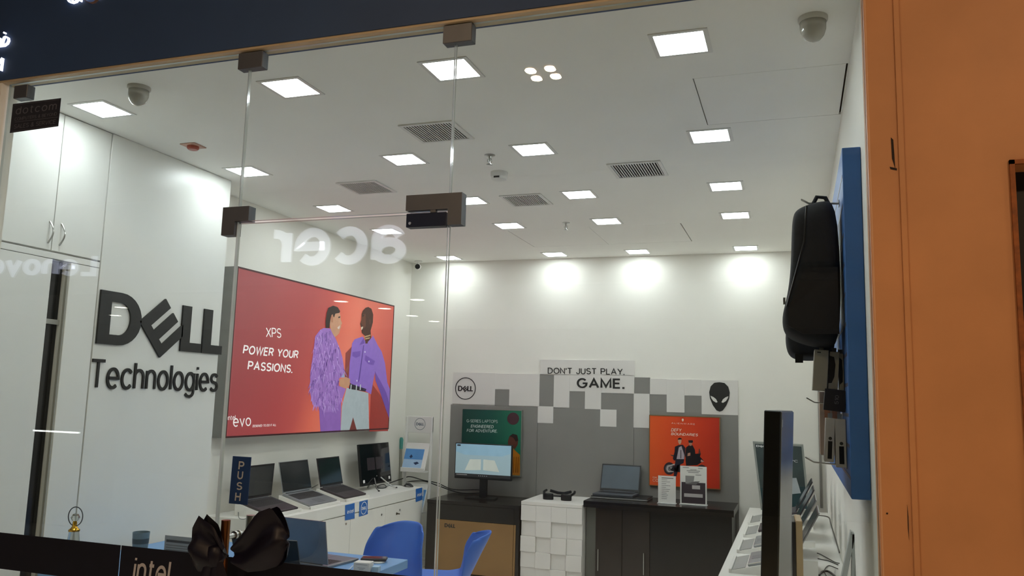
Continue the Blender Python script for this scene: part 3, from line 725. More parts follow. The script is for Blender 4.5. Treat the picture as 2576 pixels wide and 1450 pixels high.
# blue stickers on the counter front
STB = mat('blue_sticker', '#2f6fc0', .4, var=.04)
def sticker(px, label, body=None):
    a, b, c, d = (PX(*p, x=XF+.0005) for p in px)
    o = tag(MB().prism([a, b, c, d], (.0008,0,0)).build('blue_sticker', STB), label, 'sticker')
    u = b-a; v = d-a; mb = MB()
    if body: letters(mb, body, d+u*.22-v*.38+Vector((.001,0,0)), u*.66, -v*.24, (.0005,0,0), bold=.015)
    else: circle_logo(mb, d+u*.55-v*.5+Vector((.001,0,0)), (0,1,0), (0,0,1), (.0005,0,0), .05)
    mb.build('lettering', TXTWHT, o)
sticker([(868,1272),(892,1266),(892,1305),(868,1310)], 'blue square intel sticker beside the round logo sticker', 'intel')
sticker([(904,1263),(925,1258),(925,1294),(903,1301)], 'blue sticker with round white logo on the counter front')
sticker([(1046,1231),(1062,1227),(1062,1258),(1046,1264)], 'blue intel sticker at the far end of the white counter', 'intel')
# wedge stands and the three laptops
def stand(yc, w, label):
    t = thing('laptop_stand', label, 'stand', (-3.53, yc, ZT1), group='white wedge stands on the left counter')
    prof = [(-3.385,ZT1),(-3.385,ZT1+.012),(-3.66,ZT1+.085),(-3.66,ZT1)]
    MB().prism([(x, yc-w/2, z) for x, z in prof], (0,w,0)).build('wedge', WCOUNT, t)
    MB().bevbox(-3.392, -3.378, yc-w/2, yc+w/2, ZT1, ZT1+.022, .002, 1).build('lip', WCOUNT, t)
    return t
TILT = math.atan2(.073, .275)
GRL = mat('dark_grey_laptop', '#4a4347', .4, .4, var=.06)
LG = 'open laptops on wedge stands on the left counter'
for yc, w, d, m, lid, op, lab in ((5.045, .36, .25, GRL, GRL, 102, 'dark grey open laptop on the white counter next to the PUSH sign'),
                          (5.565, .385, .25, SILVER, SILVER, 118, 'silver open laptop on the white counter between two dark laptops'),
                          (6.055, .345, .24, GRL, GRL, 118, 'dark grey open laptop on the white counter beside the desktop screen')):
    stand(yc, w+.03, {5.045:'white wedge stand under the laptop by the PUSH sign', 5.565:'white wedge stand under the silver laptop', 6.055:'white wedge stand under the laptop beside the desktop screen'}[yc])
    zc = ZT1+.012+(.073)*(.5) + .0015
    laptop(lab, (-3.522, yc, zc), PI/2, w, d, TILT, op, m, lid=lid, hgt=.235)
# all-in-one screen with silver legs
aio = thing('desktop_computer', 'black all-in-one desktop screen on thin silver legs on the white counter', 'computer', (-3.60, 6.82, ZT1), (0, 0, rad(90)))
sw, sh = .56, .365; lean = rad(8)
ud = Vector((0, math.sin(lean), math.cos(lean))); nd = Vector((0, -math.cos(lean), math.sin(lean))); o = Vector((0, .02, .045))
def slab(mb, x0, x1, h0, h1, n0, n1): return mb.prism([o+Vector((x,0,0))+ud*hh+nd*n0 for x, hh in ((x0,h0),(x1,h0),(x1,h1),(x0,h1))], nd*(n1-n0))
slab(MB(), -sw/2, sw/2, 0, sh, -.022, 0).build('housing', BLACK, aio, local=True)
sc_ = slab(MB(), -sw/2+.006, sw/2-.006, .02, sh-.006, 0, .001).build('screen', mat('black_glass_screen', '#17171a', .08, spec=.6), aio, local=True)
for x0, x1 in ((-.16,-.02),(0,.14)): slab(MB(), x0, x1, .13, .24, .001, .0012).build('screen_image', mat('dim_mauve_image', '#3a3236', .2), sc_, local=True)
for x in (-.24, .24): slab(MB(), x-.016, x+.016, .026, .052, .001, .0014).build('sticker', TXTWHT, aio, local=True)
for sx in (-1, 1):
    MB().tube([(sx*.06, .02, .1), (sx*.14, -.05, .02), (sx*.17, -.09, .005)], .006, 8).build('leg', METAL, aio, local=True, smooth=True)
    MB().lathe([(.009,0),(.009,.01)], (sx*.17, -.09, 0), 10).build('foot', BLACK, aio, local=True)
MB().tube([(0,.03,.12),(0,.12,.004)], .007, 8).build('leg', METAL, aio, local=True, smooth=True)
p = PX(1034,1224,z=ZT1)
ms = thing('computer_mouse', 'black computer mouse at the end of the white counter', 'mouse', (p.x, min(p.y, 7.14), ZT1), (0,0,rad(75)))
MB().grid(lambda s, t: Vector(((t-.5)*.062*math.sin(PI*min(max(s,.02),.98))**.4, (s-.5)*.105, .002+.034*math.sin(PI*s)**.6*math.cos((t-.5)*2.4))), 12, 10).grid(lambda s, t: Vector(((t-.5)*.062*math.sin(PI*min(max(s,.02),.98))**.4, (s-.5)*.105, 0)), 12, 2).build('shell', BLACK, ms, local=True, smooth='all')
MB().box(-.003,.003,.018,.034,.026,.0345).build('wheel', GUN, ms, local=True)
def onc(px, py, h=.004): return PX(px, py, z=ZT1+h)
cable([onc(878,1222,.02), onc(885,1208,.04), onc(900,1205,.045), onc(916,1210,.03)], 'power_cable', 'black cable between the third laptop and the desktop screen', .0025)
cable([onc(928,1217), onc(940,1222), onc(952,1226), onc(968,1226), onc(980,1222), onc(1000,1221), onc(1022,1224)], 'mouse_cable', 'thin mouse cable lying on the white counter by the desktop screen', .002, GUN)
cable([onc(946,1226), onc(955,1221), onc(966,1219), onc(972,1226), onc(962,1229), onc(950,1228), onc(948,1222)], 'cable_bundle', 'coiled black cable bundle under the desktop screen', .004)
cable([PX(980,1216,x=-3.76), PX(1015,1204,x=-3.76), PX(1032,1200,x=-3.7), PX(1065,1209,y=7.62), PX(1100,1216,y=7.62), PX(1140,1232,y=7.66), PX(1200,1233,y=7.62), (-2.82,7.52,.72)], 'cable_run', 'upper black cable running behind the brochure rack to the monitor', .005)
cable([PX(1015,1216,x=-3.76), PX(1040,1211,x=-3.7), PX(1070,1212,y=7.64), PX(1100,1222,y=7.66), PX(1140,1236,y=7.66), PX(1170,1242,y=7.64), (-2.83,7.54,.70)], 'cable_run', 'lower black cable running behind the brochure rack to the monitor', .005)
cable([PX(790,1226,z=.80), PX(783,1229,z=.83), PX(800,1220,z=.84)], 'power_cable', 'short black plug cable of the silver laptop', .003)
cable([PX(604,1265,z=.83), PX(600,1283,z=.79), PX(601,1303,z=.76), PX(612,1307,z=.758), PX(622,1304,z=.758)], 'power_cable', 'thin dark cable hanging from the laptop by the PUSH sign', .002, GUN)
# mop handle and brochure rack in the corner
mp = thing('cleaning_pole', 'long grey pole with teal grip leaning in the corner', 'pole', (-3.74, 7.66, 0))
pT, pG, pB = PX(1010,1101,y=7.66), PX(1009,1130,y=7.66), PX(1008,1225,y=7.66)
pF = pB+(pB-pG)*(pB.z/(pG.z-pB.z)); pF.z = 0
MB().tube([pF, pG], .014, 12).build('pole', mat('grey_pole', '#9d9c90', .4), mp)
MB().tube([pG, pG.lerp(pT,.8), pT], [.018,.021,.012], 12).build('grip', mat('teal_grip', '#4fa39a', .4), mp, smooth=True)
rk = thing('brochure_rack', 'white floor rack with round logo header and brochure pockets', 'rack', (-3.5, 7.45, 0))
RX0, RX1, RY = -3.655, -3.385, 7.45
for x in (RX0, RX1): MB().bevbox(x-.012, x+.012, RY-.012, RY+.012, 0, 1.40, .003, 1).build('post', WHITE, rk)
hd = MB().bevbox(RX0-.012, RX1+.012, RY-.008, RY+.008, 1.245, 1.405, .002, 1).build('header', WHITE, rk)
mb = MB(); circle_logo(mb, (-3.51, RY-.0085, 1.33), (1,0,0), (0,0,1), (0,-.0008,0), .058, .07); mb.build('logo', mat('slate_print', '#5d6a74', .5), hd)
for zb, nm in ((.885, 'pocket'), (.50, 'pocket')):
    MB().prism([(RX0+.012,RY,zb+.26),(RX0+.012,RY-.11,zb),(RX0+.012,RY-.10,zb),(RX0+.012,RY+.01,zb+.26)], (RX1-RX0-.024,0,0)).box(RX0+.012, RX1-.012, RY-.125, RY-.02, zb-.012, zb).bevbox(RX0+.012, RX1-.012, RY-.13, RY-.12, zb-.012, zb+.03, .002, 1).build(nm, WHITE, rk)
MB().bevbox(RX0-.03, RX1+.03, RY-.12, RY+.1, 0, .012, .003, 1).build('base', WHITE, rk)
def brochure(zb, w0, w1, label, dark):
    t = thing('brochure', label, 'brochure', (-3.52, RY-.1, zb))
    a = Vector((RX0+.02, RY-.108, zb+.004)); u = Vector((w1-w0, 0, 0)); v = Vector((0, .085, .2)); a.x = w0
    n = u.cross(v).normalized()*.003
    MB().prism([a, a+u, a+u+v, a+v], n).build('sheet', mat('pale_blue_print', '#a9c6e4', .4), t)
    MB().prism([a+n+v*.5, a+n+u+v*.5, a+n+u+v*.98, a+n+v*.98], n*.1).build('printed_field', mat('sky_blue_print', '#5b93cc', .4), t)
    MB().prism([a+n*1.1+u*.27+v*.62, a+n*1.1+u*.36+v*.54, a+n*1.1+u*.45+v*.62, a+n*1.1+u*.36+v*.73], n*.1).build('printed_device', mat('navy_print', '#24395c', .4), t)
    MB().prism([a+n+u*.55+v*.34, a+n+u*.68+v*.25, a+n+u*.86+v*.33, a+n+u*.74+v*.40], n*.1).build('printed_device', mat('navy_print', '#24395c', .4), t)
brochure(.885, RX0+.015, RX1-.055, 'blue brochure in the upper pocket of the rack', 1)
brochure(.50, RX0+.05, RX1-.02, 'blue brochure in the lower pocket of the rack', 0)

# ================================================================ BACK WALL DISPLAY
YP = YB-.012
bw = thing('display_backboard', 'grey back wall board topped with white pixel squares and slogan', 'display board', (-1.9, YB-.01, 0))
def bx(px): return PX(px, 1030, y=YP).x
def bz(px, py): return PX(px, py, y=YP).z
seams = [-3.315, bx(1353), bx(1595), -.496]
for a, b in zip(seams, seams[1:]): MB().bevbox(a+.001, b-.001, YB-.012, YB-.0005, .1, 1.527, .001, 1).build('grey_panel', GREYP, bw)
def tile(l, r, t, b, m, d, name):
    x0, x1 = bx(l), bx(r); mid = (l+r)/2; z1, z0 = bz(mid, t), bz(mid, b)
    MB().bevbox(x0, x1, YB-d, YB-.0002, z0, z1, .001, 1).build(name, m, bw)
WT = mat('white_board', '#e4e0da', .4, var=.015)
for l, r, t, b in ((1244,1280,980,1022), (1356,1392,944,1025), (1432,1471,985,1030), (1512,1594,990,1036), (1635,1677,993,1042), (1722,1765,996,1042), (1596,1635,950,991)):
    tile(l, r, t, b, GREYP, .0115, 'grey_tile')
for l, r, t, b in ((1137,1244,938,1018), (1244,1280,940,980), (1280,1356,941,1022), (1357,1596,906,944), (1392,1432,944,1026), (1432,1471,944,985), (1471,1512,944,1030), (1512,1595,944,990),
                   (1353,1392,1023,1065), (1510,1551,1031,1074), (1594,1634,991,1077), (1635,1677,953,993), (1677,1722,955,1038), (1722,1765,955,996), (1765,1857,957,1044)):
    tile(l, r, t, b, WT, .0135, 'white_tile')
BK = mat('charcoal_lettering', '#2b2926', .4)
yt = YB-.0136
pxletters("DON'T JUST PLAY.", ((1378,942),(1571,945),(1378,924)), 'lettering', BK, bw, (0,-.0002,0), .003, y=yt, bold=.012)
pxletters('GAME.', ((1451,977),(1571,979),(1451,949)), 'lettering', BK, bw, (0,-.0002,0), .003, y=yt, bold=.025)
mb = MB(); c0 = PX(1171,978,y=yt); circle_logo(mb, c0+Vector((0,-.0004,0)), (1,0,0), (0,0,1), (0,-.0028,0), .112, .07); mb.build('logo', BK, bw)
# alien head emblem
def alien(mb, c, r, d, yy):
    out = [(-.0,1.0),(.42,.95),(.72,.7),(.84,.3),(.78,-.12),(.55,-.58),(.25,-.93),(0,-1.0)]
    out = out+[(-x, z) for x, z in out[::-1][1:-1]]
    P = [Vector((c.x+a*r*.82, yy, c.z+b*r)) for a, b in out]
    mb.prism(P, (0,-d,0))
c0 = PX(1810,999,y=yt)
mb = MB(); alien(mb, c0, .133, .003, yt-.0004); al = mb.build('emblem', BK, bw)
for sx in (-1, 1):
    e = [(.16,-.36),(.28,-.40),(.52,-.28),(.68,-.08),(.73,.06),(.5,-.02),(.28,-.16)]
    MB().prism([Vector((c0.x+sx*a*.133*.82, yt-.0036, c0.z+b*.133)) for a, b in e], (0,-.0006,0)).build('emblem_eye', WT, al)

def poster(px, name, label, m, frame):
    a, b, c, d = (PX(*p, y=YP) for p in px); x0 = (a.x+d.x)/2; x1 = (b.x+c.x)/2; z1 = (a.z+b.z)/2; z0 = (c.z+d.z)/2
    YQ = YB-.0172
    t = thing(name, label, 'poster', ((x0+x1)/2, YQ, z0)); yf = YP-.034
    MB().box(x0+.01, x1-.01, yf+.004, YQ, z0+.01, z1-.01).build('back_box', frame, t)
    MB().ring([(x0,yf,z0),(x1,yf,z0),(x1,yf,z1),(x0,yf,z1)], [(x0+.008,yf,z0+.008),(x1-.008,yf,z0+.008),(x1-.008,yf,z1-.008),(x0+.008,yf,z1-.008)], (0,.028,0)).build('frame', frame, t)
    MB().box(x0+.008, x1-.008, yf+.002, yf+.006, z0+.008, z1-.008).build('print', m, t)
    return t, yf+.002
def pn(n, c, e=0): return mat('paper_'+n, c, .35, var=.05, scale=25)
FG = mat('grey_poster_frame', '#8f9088', .35, .5)
gp, yg = poster([(1165,1027),(1317,1033),(1312,1198),(1160,1192)], 'framed_poster', 'green framed poster about G-series laptops behind the monitor', gradient_mat('green_print', [(0,'#0d4238'),(.5,'#12584a'),(1,'#1f7a5c')], 0, -.3, .3, .35, 0), FG)
def gpo(pts, m, lay): return pxpoly(pts, 'printed_figure', m, gp, (0,-.0006*lay,0), .0003, y=yg)
gpo([(1291+15*math.cos(k*PI/10), 1054+15.5*math.sin(k*PI/10)) for k in range(20)], pn('ball', '#4d2f35', .15), 1)
gpo([(1278,1110),(1282,1098),(1290,1093),(1300,1096),(1304,1108),(1302,1120),(1296,1130),(1290,1128),(1278,1122)], pn('player_skin', '#5f3528', .2), 2)
gpo([(1282,1098),(1290,1092),(1301,1095),(1304,1108),(1298,1112),(1292,1102)], pn('player_hair', '#2b1c18', .1), 3)
gpo([(1290,1128),(1298,1136),(1308,1145),(1308,1197),(1288,1196),(1288,1150)], pn('jersey', '#b8741f', .3), 1)
for a in (1292, 1298, 1303): gpo([(a,1150),(a+2,1150),(a+1,1190),(a-2,1190)], pn('jersey_fold', '#8a4f14', .2), 2)
GT = mat('print_pale', '#cfe0d6', .4)
pxletters('G-SERIES LAPTOPS', ((1174,1063),(1252,1065),(1174,1055)), 'lettering', GT, gp, (0,-.0006,0), .0004, y=yg)
pxletters('ENGINEERED', ((1184,1077),(1242,1079),(1184,1068)), 'lettering', GT, gp, (0,-.0006,0), .0004, y=yg, shear=.2, bold=.02)
pxletters('FOR ADVENTURE.', ((1174,1088),(1251,1090),(1174,1079)), 'lettering', GT, gp, (0,-.0006,0), .0004, y=yg, shear=.2, bold=.02)
op, yo = poster([(1634,1044),(1813,1050),(1813,1232),(1634,1222)], 'framed_poster', 'orange framed poster of two riders by a motorbike', gradient_mat('orange_print', [(0,'#f0622a'),(.35,'#ea5224'),(.7,'#d8401f'),(1,'#c2321d')], 0, -.32, .32, .35, 0), mat('bronze_poster_frame', '#9a7a52', .35, .5))
def oo(pts, m, lay=1): return pxpoly([(1640+a/6.044, 1040+b/6.042) for a, b in pts], 'printed_figure', m, op, (0,-.0006*lay,0), .0003, y=yo)
oo([(265+85*math.cos(k*PI/12), 842+95*math.sin(k*PI/12)) for k in range(24)], pn('tyre', '#3a3036', .1), 1)
oo([(262+56*math.cos(k*PI/10), 842+62*math.sin(k*PI/10)) for k in range(20)], pn('rim', '#7f7a7c', .1), 2)
oo([(235,800),(350,768),(350,785),(250,815),(240,850),(255,880),(330,880),(330,895),(245,895),(222,850)], pn('chrome', '#c9c2bc', .2), 3)
oo([(260,842-18),(300,835),(350,800),(430,780),(430,900),(300,880)], pn('engine', '#241d22', .08), 3)
oo([(280,830),(296,826),(300,840),(286,846)], pn('hub', '#e8e2dc', .3), 5)
oo([(755+80*math.cos(k*PI/12), 870+85*math.sin(k*PI/12)) for k in range(24)], pn('tyre', '#3a3036', .1), 1)
oo([(640,620),(745,612),(730,660),(795,735),(760,745),(690,790),(520,800),(510,700)], pn('bike_body', '#1c191d', .08), 2)
oo([(748,705),(795,735),(760,745),(740,735)], pn('headlamp', '#d8a090', .25), 3)
oo([(715,540),(725,540),(742,610),(706,612)], pn('wheel_far', '#6d3a30', .1), 1)
oo([(270,630),(345,640),(385,630),(350,662),(310,655)], pn('mirror', '#5a4a3c', .1), 2)
oo([(390,410),(400,385),(425,374),(452,385),(458,415),(450,400),(396,405)], pn('hair_m', '#1d1618', .06), 5)
oo([(398,402),(450,400),(448,440),(430,478),(412,470),(398,435)], pn('face_m', '#d8a98c', .25), 4)
oo([(350,510),(410,485),(470,480),(510,530),(505,640),(490,705),(360,720),(335,720),(318,690),(345,590)], pn('jacket', '#231e2a', .08), 3)
oo([(410,520),(450,500),(495,640),(490,700),(375,698),(395,600)], pn('shirt_w', '#b9adb4', .2), 4)
oo([(436,560),(446,560),(446,690),(434,690)], pn('tie', '#1d1820', .06), 5)
oo([(360,705),(490,705),(480,760),(415,790),(375,960),(330,960),(345,800)], pn('jeans_m', '#252533', .08), 3)
oo([(553,412),(620,412),(626,440),(610,452),(560,450)], pn('hat', '#211a1c', .06), 5)
oo([(560,450),(612,450),(605,490),(585,500),(565,485)], pn('face_w', '#c08a70', .22), 4)
oo([(520,520),(560,490),(620,490),(655,560),(665,680),(620,770),(530,780),(505,640)], pn('coat', '#1c171b', .07), 3)
oo([(545,610),(585,600),(585,645),(540,655)], pn('hands', '#c89078', .22), 5)
OT = mat('print_cream', '#f6dccb', .4)
pxletters('ALIENWARE', ((1689,1067),(1748,1070),(1689,1063)), 'lettering', OT, op, (0,-.0006,0), .0004, y=yo, spacing=1.5)
pxletters('DEFY', ((1688,1086),(1715,1087),(1688,1078)), 'lettering', OT, op, (0,-.0006,0), .0004, y=yo, shear=.2, bold=.02)
pxletters('BOUNDARIES', ((1688,1096),(1756,1099),(1688,1088)), 'lettering', OT, op, (0,-.0006,0), .0004, y=yo, shear=.2, bold=.02)
pxletters('intel', ((1642,1203),(1652,1204),(1642,1199)), 'lettering', OT, op, (0,-.0006,0), .0004, y=yo)
pxletters('CORE', ((1642,1212),(1668,1214),(1642,1205)), 'lettering', OT, op, (0,-.0006,0), .0004, y=yo)
mb = MB(); alien(mb, PX(1717.5,1057.5,y=yo), .013, .0004, yo-.0006); mb.build('emblem', OT, op)

# ---------------------------------------------------------------- left black desk with monitor
ld = thing('black_desk', 'low black desk with brown front panel below the green poster', 'desk', (-2.79, 7.42, 0))
LX0, LX1, LF, LZ = -3.245, -2.345, 7.1, .658
MB().bevbox(LX0, LX1, LF, YP-.001, LZ-.03, LZ, .002, 1).build('desktop', BLACKW, ld)
MB().box(LX0, LX0+.10, LF+.01, YP-.001, 0, LZ-.03).box(LX1-.05, LX1, LF+.01, YP-.001, 0, LZ-.03).box(LX0+.1, LX1-.05, LF+.1, YP-.001, 0, LZ-.03).build('carcass', BLACKW, ld)
MB().bevbox(LX0+.10, LX1-.05, LF+.004, LF+.1, .490, LZ-.0305, .002, 1).build('drawer_front', BLACKW, ld)
kp = MB().box(LX0+.10, LX0+.1175, LF+.002, LF+.02, .03, .488).box(LX0+.1215, LX1-.0505, LF+.002, LF+.02, .03, .488).box(LX1-.0465, LX1-.03, LF+.002, LF+.02, .03, .488).build('front_panel', mat('kraft_brown_board', '#8f6c40', .45, var=.08, scale=3), ld)
mb = MB(); a = PX(1118,1327,y=LF); b = PX(1145,1329,y=LF); dell_logo(mb, (a.x, LF+.0015, a.z), (b.x-a.x,0,0), (0,0,.035), (0,-.001,0)); mb.build('logo', TXTBLK, kp)
mn = thing('computer_monitor', 'black monitor showing a pale blue picture on the black desk', 'monitor', (-2.82, 7.4, LZ))
MB().bevbox(-3.10, -2.525, 7.385, 7.42, .838, 1.17, .004, 2).build('housing', BLACK, mn)
SCB = mat('lit_screen_blue', '#a9c2cc', .25, var=.06, scale=3, emit=.25)
sm = MB().box(-3.092, -2.533, 7.3835, 7.385, .885, 1.162).build('screen', SCB, mn)
MB().box(-3.092, -2.533, 7.383, 7.3835, .858, .886).build('control_bar', mat('dark_bar', '#38393b', .3), mn)
for k, x in enumerate((-2.85,-2.83,-2.81,-2.79,-2.77)): MB().box(x-.003, x+.003, 7.3826, 7.383, .868, .874).build('icon', TXTWHT, mn)
MB().box(-3.08, -2.97, 7.3826, 7.383, .872, .876).build('caption_line', TXTWHT, mn)
for sx in (-1, 1):
    cx = -2.82
    MB().prism([(cx+sx*.012,7.3832,.925),(cx+sx*.175,7.3832,.915),(cx+sx*.125,7.3832,1.02),(cx+sx*.012,7.3832,1.025)], (0,-.0004,0)).build('screen_image', mat('pale_grey_image', '#c3c8c0', .3, emit=.4), sm)
MB().prism([(-3.092,7.3834,1.162),(-2.533,7.3834,1.162),(-2.533,7.3834,1.09),(-2.62,7.3834,1.06),(-3.0,7.3834,1.06),(-3.092,7.3834,1.09)], (0,-.0003,0)).build('screen_image', mat('soft_blue_image', '#8fb2c8', .3, emit=.4), sm)
MB().box(-3.08, -3.045, 7.3826, 7.3835, 1.14, 1.155).build('screen_label', mat('dark_label', '#30383c', .4), sm)
MB().bevbox(-2.855, -2.785, 7.42, 7.46, .67, 1.0, .004, 1).build('stand_neck', BLACK, mn)
MB().prism([(-2.97,7.34,LZ),(-2.67,7.34,LZ),(-2.70,7.52,LZ),(-2.94,7.52,LZ)], (0,0,.012)).build('stand_foot', BLACK, mn)

# ---------------------------------------------------------------- white pixel pedestal with goggles
PX0, PX1, PF, PZ = -2.335, -1.775, 7.12, .70
pd = thing('pedestal', 'white pedestal faced with raised square blocks', 'pedestal', ((PX0+PX1)/2, 7.43, 0))
MB().bevbox(PX0, PX1, PF+.03, YP-.001, 0, PZ-.03, .002, 1).build('body', WT, pd)
MB().bevbox(PX0, PX1, PF, YP-.001, PZ-.03, PZ, .002, 1).build('top', WT, pd)
cw = .14; deps = [[0,0,0,.0],[.02,.0,.022,.022],[.0,.022,.0,.012],[.012,.0,.02,.0],[.02,.012,.0,.02]]
for r in range(5):
    z1 = PZ-.032-r*.134
    for c in range(4):
        x0 = PX0+c*cw; dd = deps[r][c]
        MB().bevbox(x0+.0005, x0+cw-.0005, PF+.002+dd, PF+.031, z1-.1335, z1, .001, 1).build('block', WT, pd)
gg = thing('goggles', 'black goggles with two rounded lenses lying on the white pedestal', 'goggles', (-2.07, 7.38, PZ))
for sx in (-1, 1):
    x = -2.07+sx*.085
    mb = MB(); prof = [(.046,.0),(.05,.006),(.05,.045),(.044,.054),(.001,.056)]; mb.lathe(prof, (x, 7.36, PZ), 20)
    for v in mb.v: v.y = 7.36+(v.y-7.36)*.6
    mb.build('lens_cup', BLACK, gg, smooth=True)
    MB().tube([(x+sx*.04,7.365,PZ+.045),(x+sx*.058,7.42,PZ+.06),(x+sx*.05,7.47,PZ+.07)], .012, 8).build('side_arm', BLACK, gg, smooth=True)
MB().tube([(-2.17,7.47,PZ+.068),(-2.1,7.49,PZ+.05),(-2.04,7.49,PZ+.048),(-1.97,7.47,PZ+.068)], .013, 8).build('strap', SOFTBLK, gg, smooth=True)
MB().tube([(-2.12,7.36,PZ+.035),(-2.02,7.36,PZ+.035)], .008, 8).build('bridge', BLACK, gg, smooth=True)

# ---------------------------------------------------------------- right black desk
DX0, DX1, DF, DZ = -1.773, -.50, 7.15, .737
rd = thing('black_desk', 'long black desk with cupboard doors below the orange poster', 'desk', ((DX0+DX1)/2, 7.45, 0))
MB().bevbox(DX0, DX1, DF, YP-.001, DZ-.055, DZ, .002, 1).build('desktop', BLACKW, rd)
MB().box(DX0+.1, DX1-.02, DF+.06, YP-.001, 0, DZ-.055).build('carcass', BLACKW, rd)
MB().box(DX0+.004, DX0+.1, DF+.1, YP-.001, 0, DZ-.055).build('side_panel', mat('grey_green_panel', '#6f6e66', .5), rd)
DRK = mat('dark_brown_gloss', '#2c2520', .2, var=.15, scale=4)
xs = [DX0+.1, DX0+.335, DX0+.575]
for a, b in zip(xs, xs[1:]):
    dd = MB().bevbox(a+.002, b-.002, DF+.045, DF+.06, .04, DZ-.057, .0015, 1).build('door', DRK, rd)
    hx_ = a+.03 if a < DX0+.2 else b-.05
    MB().tube([(hx_,DF+.03,.15),(hx_,DF+.03,.33)], .004, 8).build('handle', METAL, dd)
MB().bevbox(DX0+.577, DX1-.022, DF+.04, DF+.06, .04, DZ-.057, .0015, 1).build('door', mat('black_gloss_door', '#131110', .2), rd)
# big closed laptop under the open one
cl = thing('laptop', 'large closed dark laptop lying under the open black laptop', 'laptop', (-1.52, 7.5, DZ))
MB().bevbox(-1.79+.03, -1.25, 7.37, 7.66, DZ, DZ+.013, .004, 2).build('base', mat('silver_edge', '#8a8884', .35, .6), cl)
MB().bevbox(-1.79+.03, -1.25, 7.37, 7.66, DZ+.0131, DZ+.022, .004, 2).build('lid', BLACK, cl)
laptop('black gaming laptop open on the black desk beside the orange poster', (-1.56, 7.51, DZ+.0225), rad(-3), .37, .25, 0, 108, GUN, lid=BLACK, screen=mat('grey_screen', '#4a545c', .25, var=.15, scale=3, emit=.12), hgt=.25, hb=.02)
def signholder(px, y, label, dark):
    a, b, c, d = (PX(*p, y=y) for p in px); x0 = (a.x+d.x)/2; x1 = (b.x+c.x)/2; z1 = (a.z+b.z)/2
    t = thing('sign_holder', label, 'sign', ((x0+x1)/2, y, DZ))
    MB().bevbox(x0, x1, y, y+.004, DZ+.004, z1, .001, 1).build('sheet', mat('white_paper', '#dedcd6', .5, var=.01), t)
    MB().bevbox(x0-.005, x1+.005, y-.03, y+.05, DZ, DZ+.005, .001, 1).build('foot', mat('clear_acrylic_foot', '#c9ccca', .15), t)
    return t, x0, x1, z1
t, x0, x1, z1 = signholder([(1656,1197),(1700,1199),(1700,1263),(1655,1261)], 7.33, 'white text sheet in a stand on the black desk', 0)
for k in range(11):
    zz = z1-.035-k*.016; ln = .35+.4*random.random()
    MB().box(x0+.03, x0+.03+(x1-x0-.05)*ln, 7.3292, 7.33, zz-.002, zz+.002).build('text_line', mat('print_grey', '#8f8d8a', .6), t)
MB().box(x0+.03, x1-.02, 7.3292, 7.33, z1-.022, z1-.016).build('text_line', mat('print_grey_dark', '#6a6866', .6), t)
t, x0, x1, z1 = signholder([(1711,1172),(1778,1176),(1778,1264),(1711,1261)], 7.36, 'white flyer with dark lower half in a stand on the black desk', 1)
W_ = x1-x0; H_ = z1-DZ
MB().box(x0+.012, x1-.012, 7.3592, 7.36, DZ+.012, DZ+H_*.58).build('printed_field', mat('plum_print', '#3c3136', .5), t)
MB().prism([(x0+W_*.2,7.359,DZ+H_*.55),(x0+W_*.5,7.359,DZ+H_*.55),(x0+W_*.54,7.359,DZ+H_*.75),(x0+W_*.2,7.359,DZ+H_*.75)], (0,-.0004,0)).build('printed_device', mat('print_grey', '#8f8d8a', .6), t)
MB().prism([(x0+W_*.18,7.359,DZ+H_*.53),(x0+W_*.6,7.359,DZ+H_*.53),(x0+W_*.75,7.359,DZ+H_*.62),(x0+W_*.55,7.359,DZ+H_*.61)], (0,-.0006,0)).build('printed_device', mat('print_grey_dark', '#6a6866', .6), t)
MB().box(x0+W_*.45, x0+W_*.75, 7.3586, 7.359, DZ+H_*.41, DZ+H_*.51).box(x0+W_*.15, x0+W_*.85, 7.3586, 7.359, DZ+H_*.2, DZ+H_*.29).build('printed_panel', mat('print_light', '#b9b3b2', .6), t)
for k, (l, r) in enumerate(((.1,.33),(.68,.85),(.38,.62),(.25,.75),(.3,.7),(.58,.8))):
    zz = z1-H_*(.04,.045,.09,.12,.16,.22)[k]; MB().box(x0+W_*l, x0+W_*r, 7.3592, 7.36, zz-.003, zz+.003).build('text_line', mat('print_grey', '#8f8d8a', .6), t)

# ================================================================ BLUE TABLE AND CHAIRS
TZ = .73
tb = thing('blue_table', 'light blue table behind the glass door with laptop and phone', 'table', (-2.7, 3.75, 0))
LBL = mat('light_blue_laminate', '#6f9fd2', .35, var=.03)
MB().bevbox(-3.48, -1.985, 3.14, 4.13, TZ-.045, TZ, .003, 1).build('tabletop', LBL, tb)
for x in (-3.40, -2.10): MB().bevbox(x-.02, x+.05, 3.30, 3.92, 0, TZ-.045, .003, 1).build('leg', mat('blue_table_side', '#4f86bf', .4), tb)
MB().box(-3.37, -2.12, 3.70, 3.72, .4, TZ-.045).build('modesty_panel', LBL, tb)
GL2 = mat('grey_lid_metal', '#85868a', .3, .7, var=.05)
laptop('large grey laptop open on the blue table, lid toward the door', (-2.40, 3.88, TZ), rad(180-8), .37, .255, 0, 100, GL2, lid=GL2, hgt=.222)
dk = laptop('black laptop with raised lid on the blue table behind the bow', (-2.335, 3.47, TZ), rad(180+6), .33, .2, 0, 112, BLACK, lid=BLACK, hgt=.205)
p = PX(951,1416,z=TZ)
t = thing('wireless_charger', 'round white charging puck under the phone on the blue table', 'charger', (p.x, p.y, TZ))
MB().lathe([(.035,0),(.036,.004),(.033,.008),(.001,.008)], (p.x, p.y, TZ), 24).build('puck', WHITE, t, smooth=True)
t = thing('smartphone', 'dark smartphone lying on the blue table', 'phone', (p.x-.02, p.y+.01, TZ+.0085), (0,0,rad(20)))
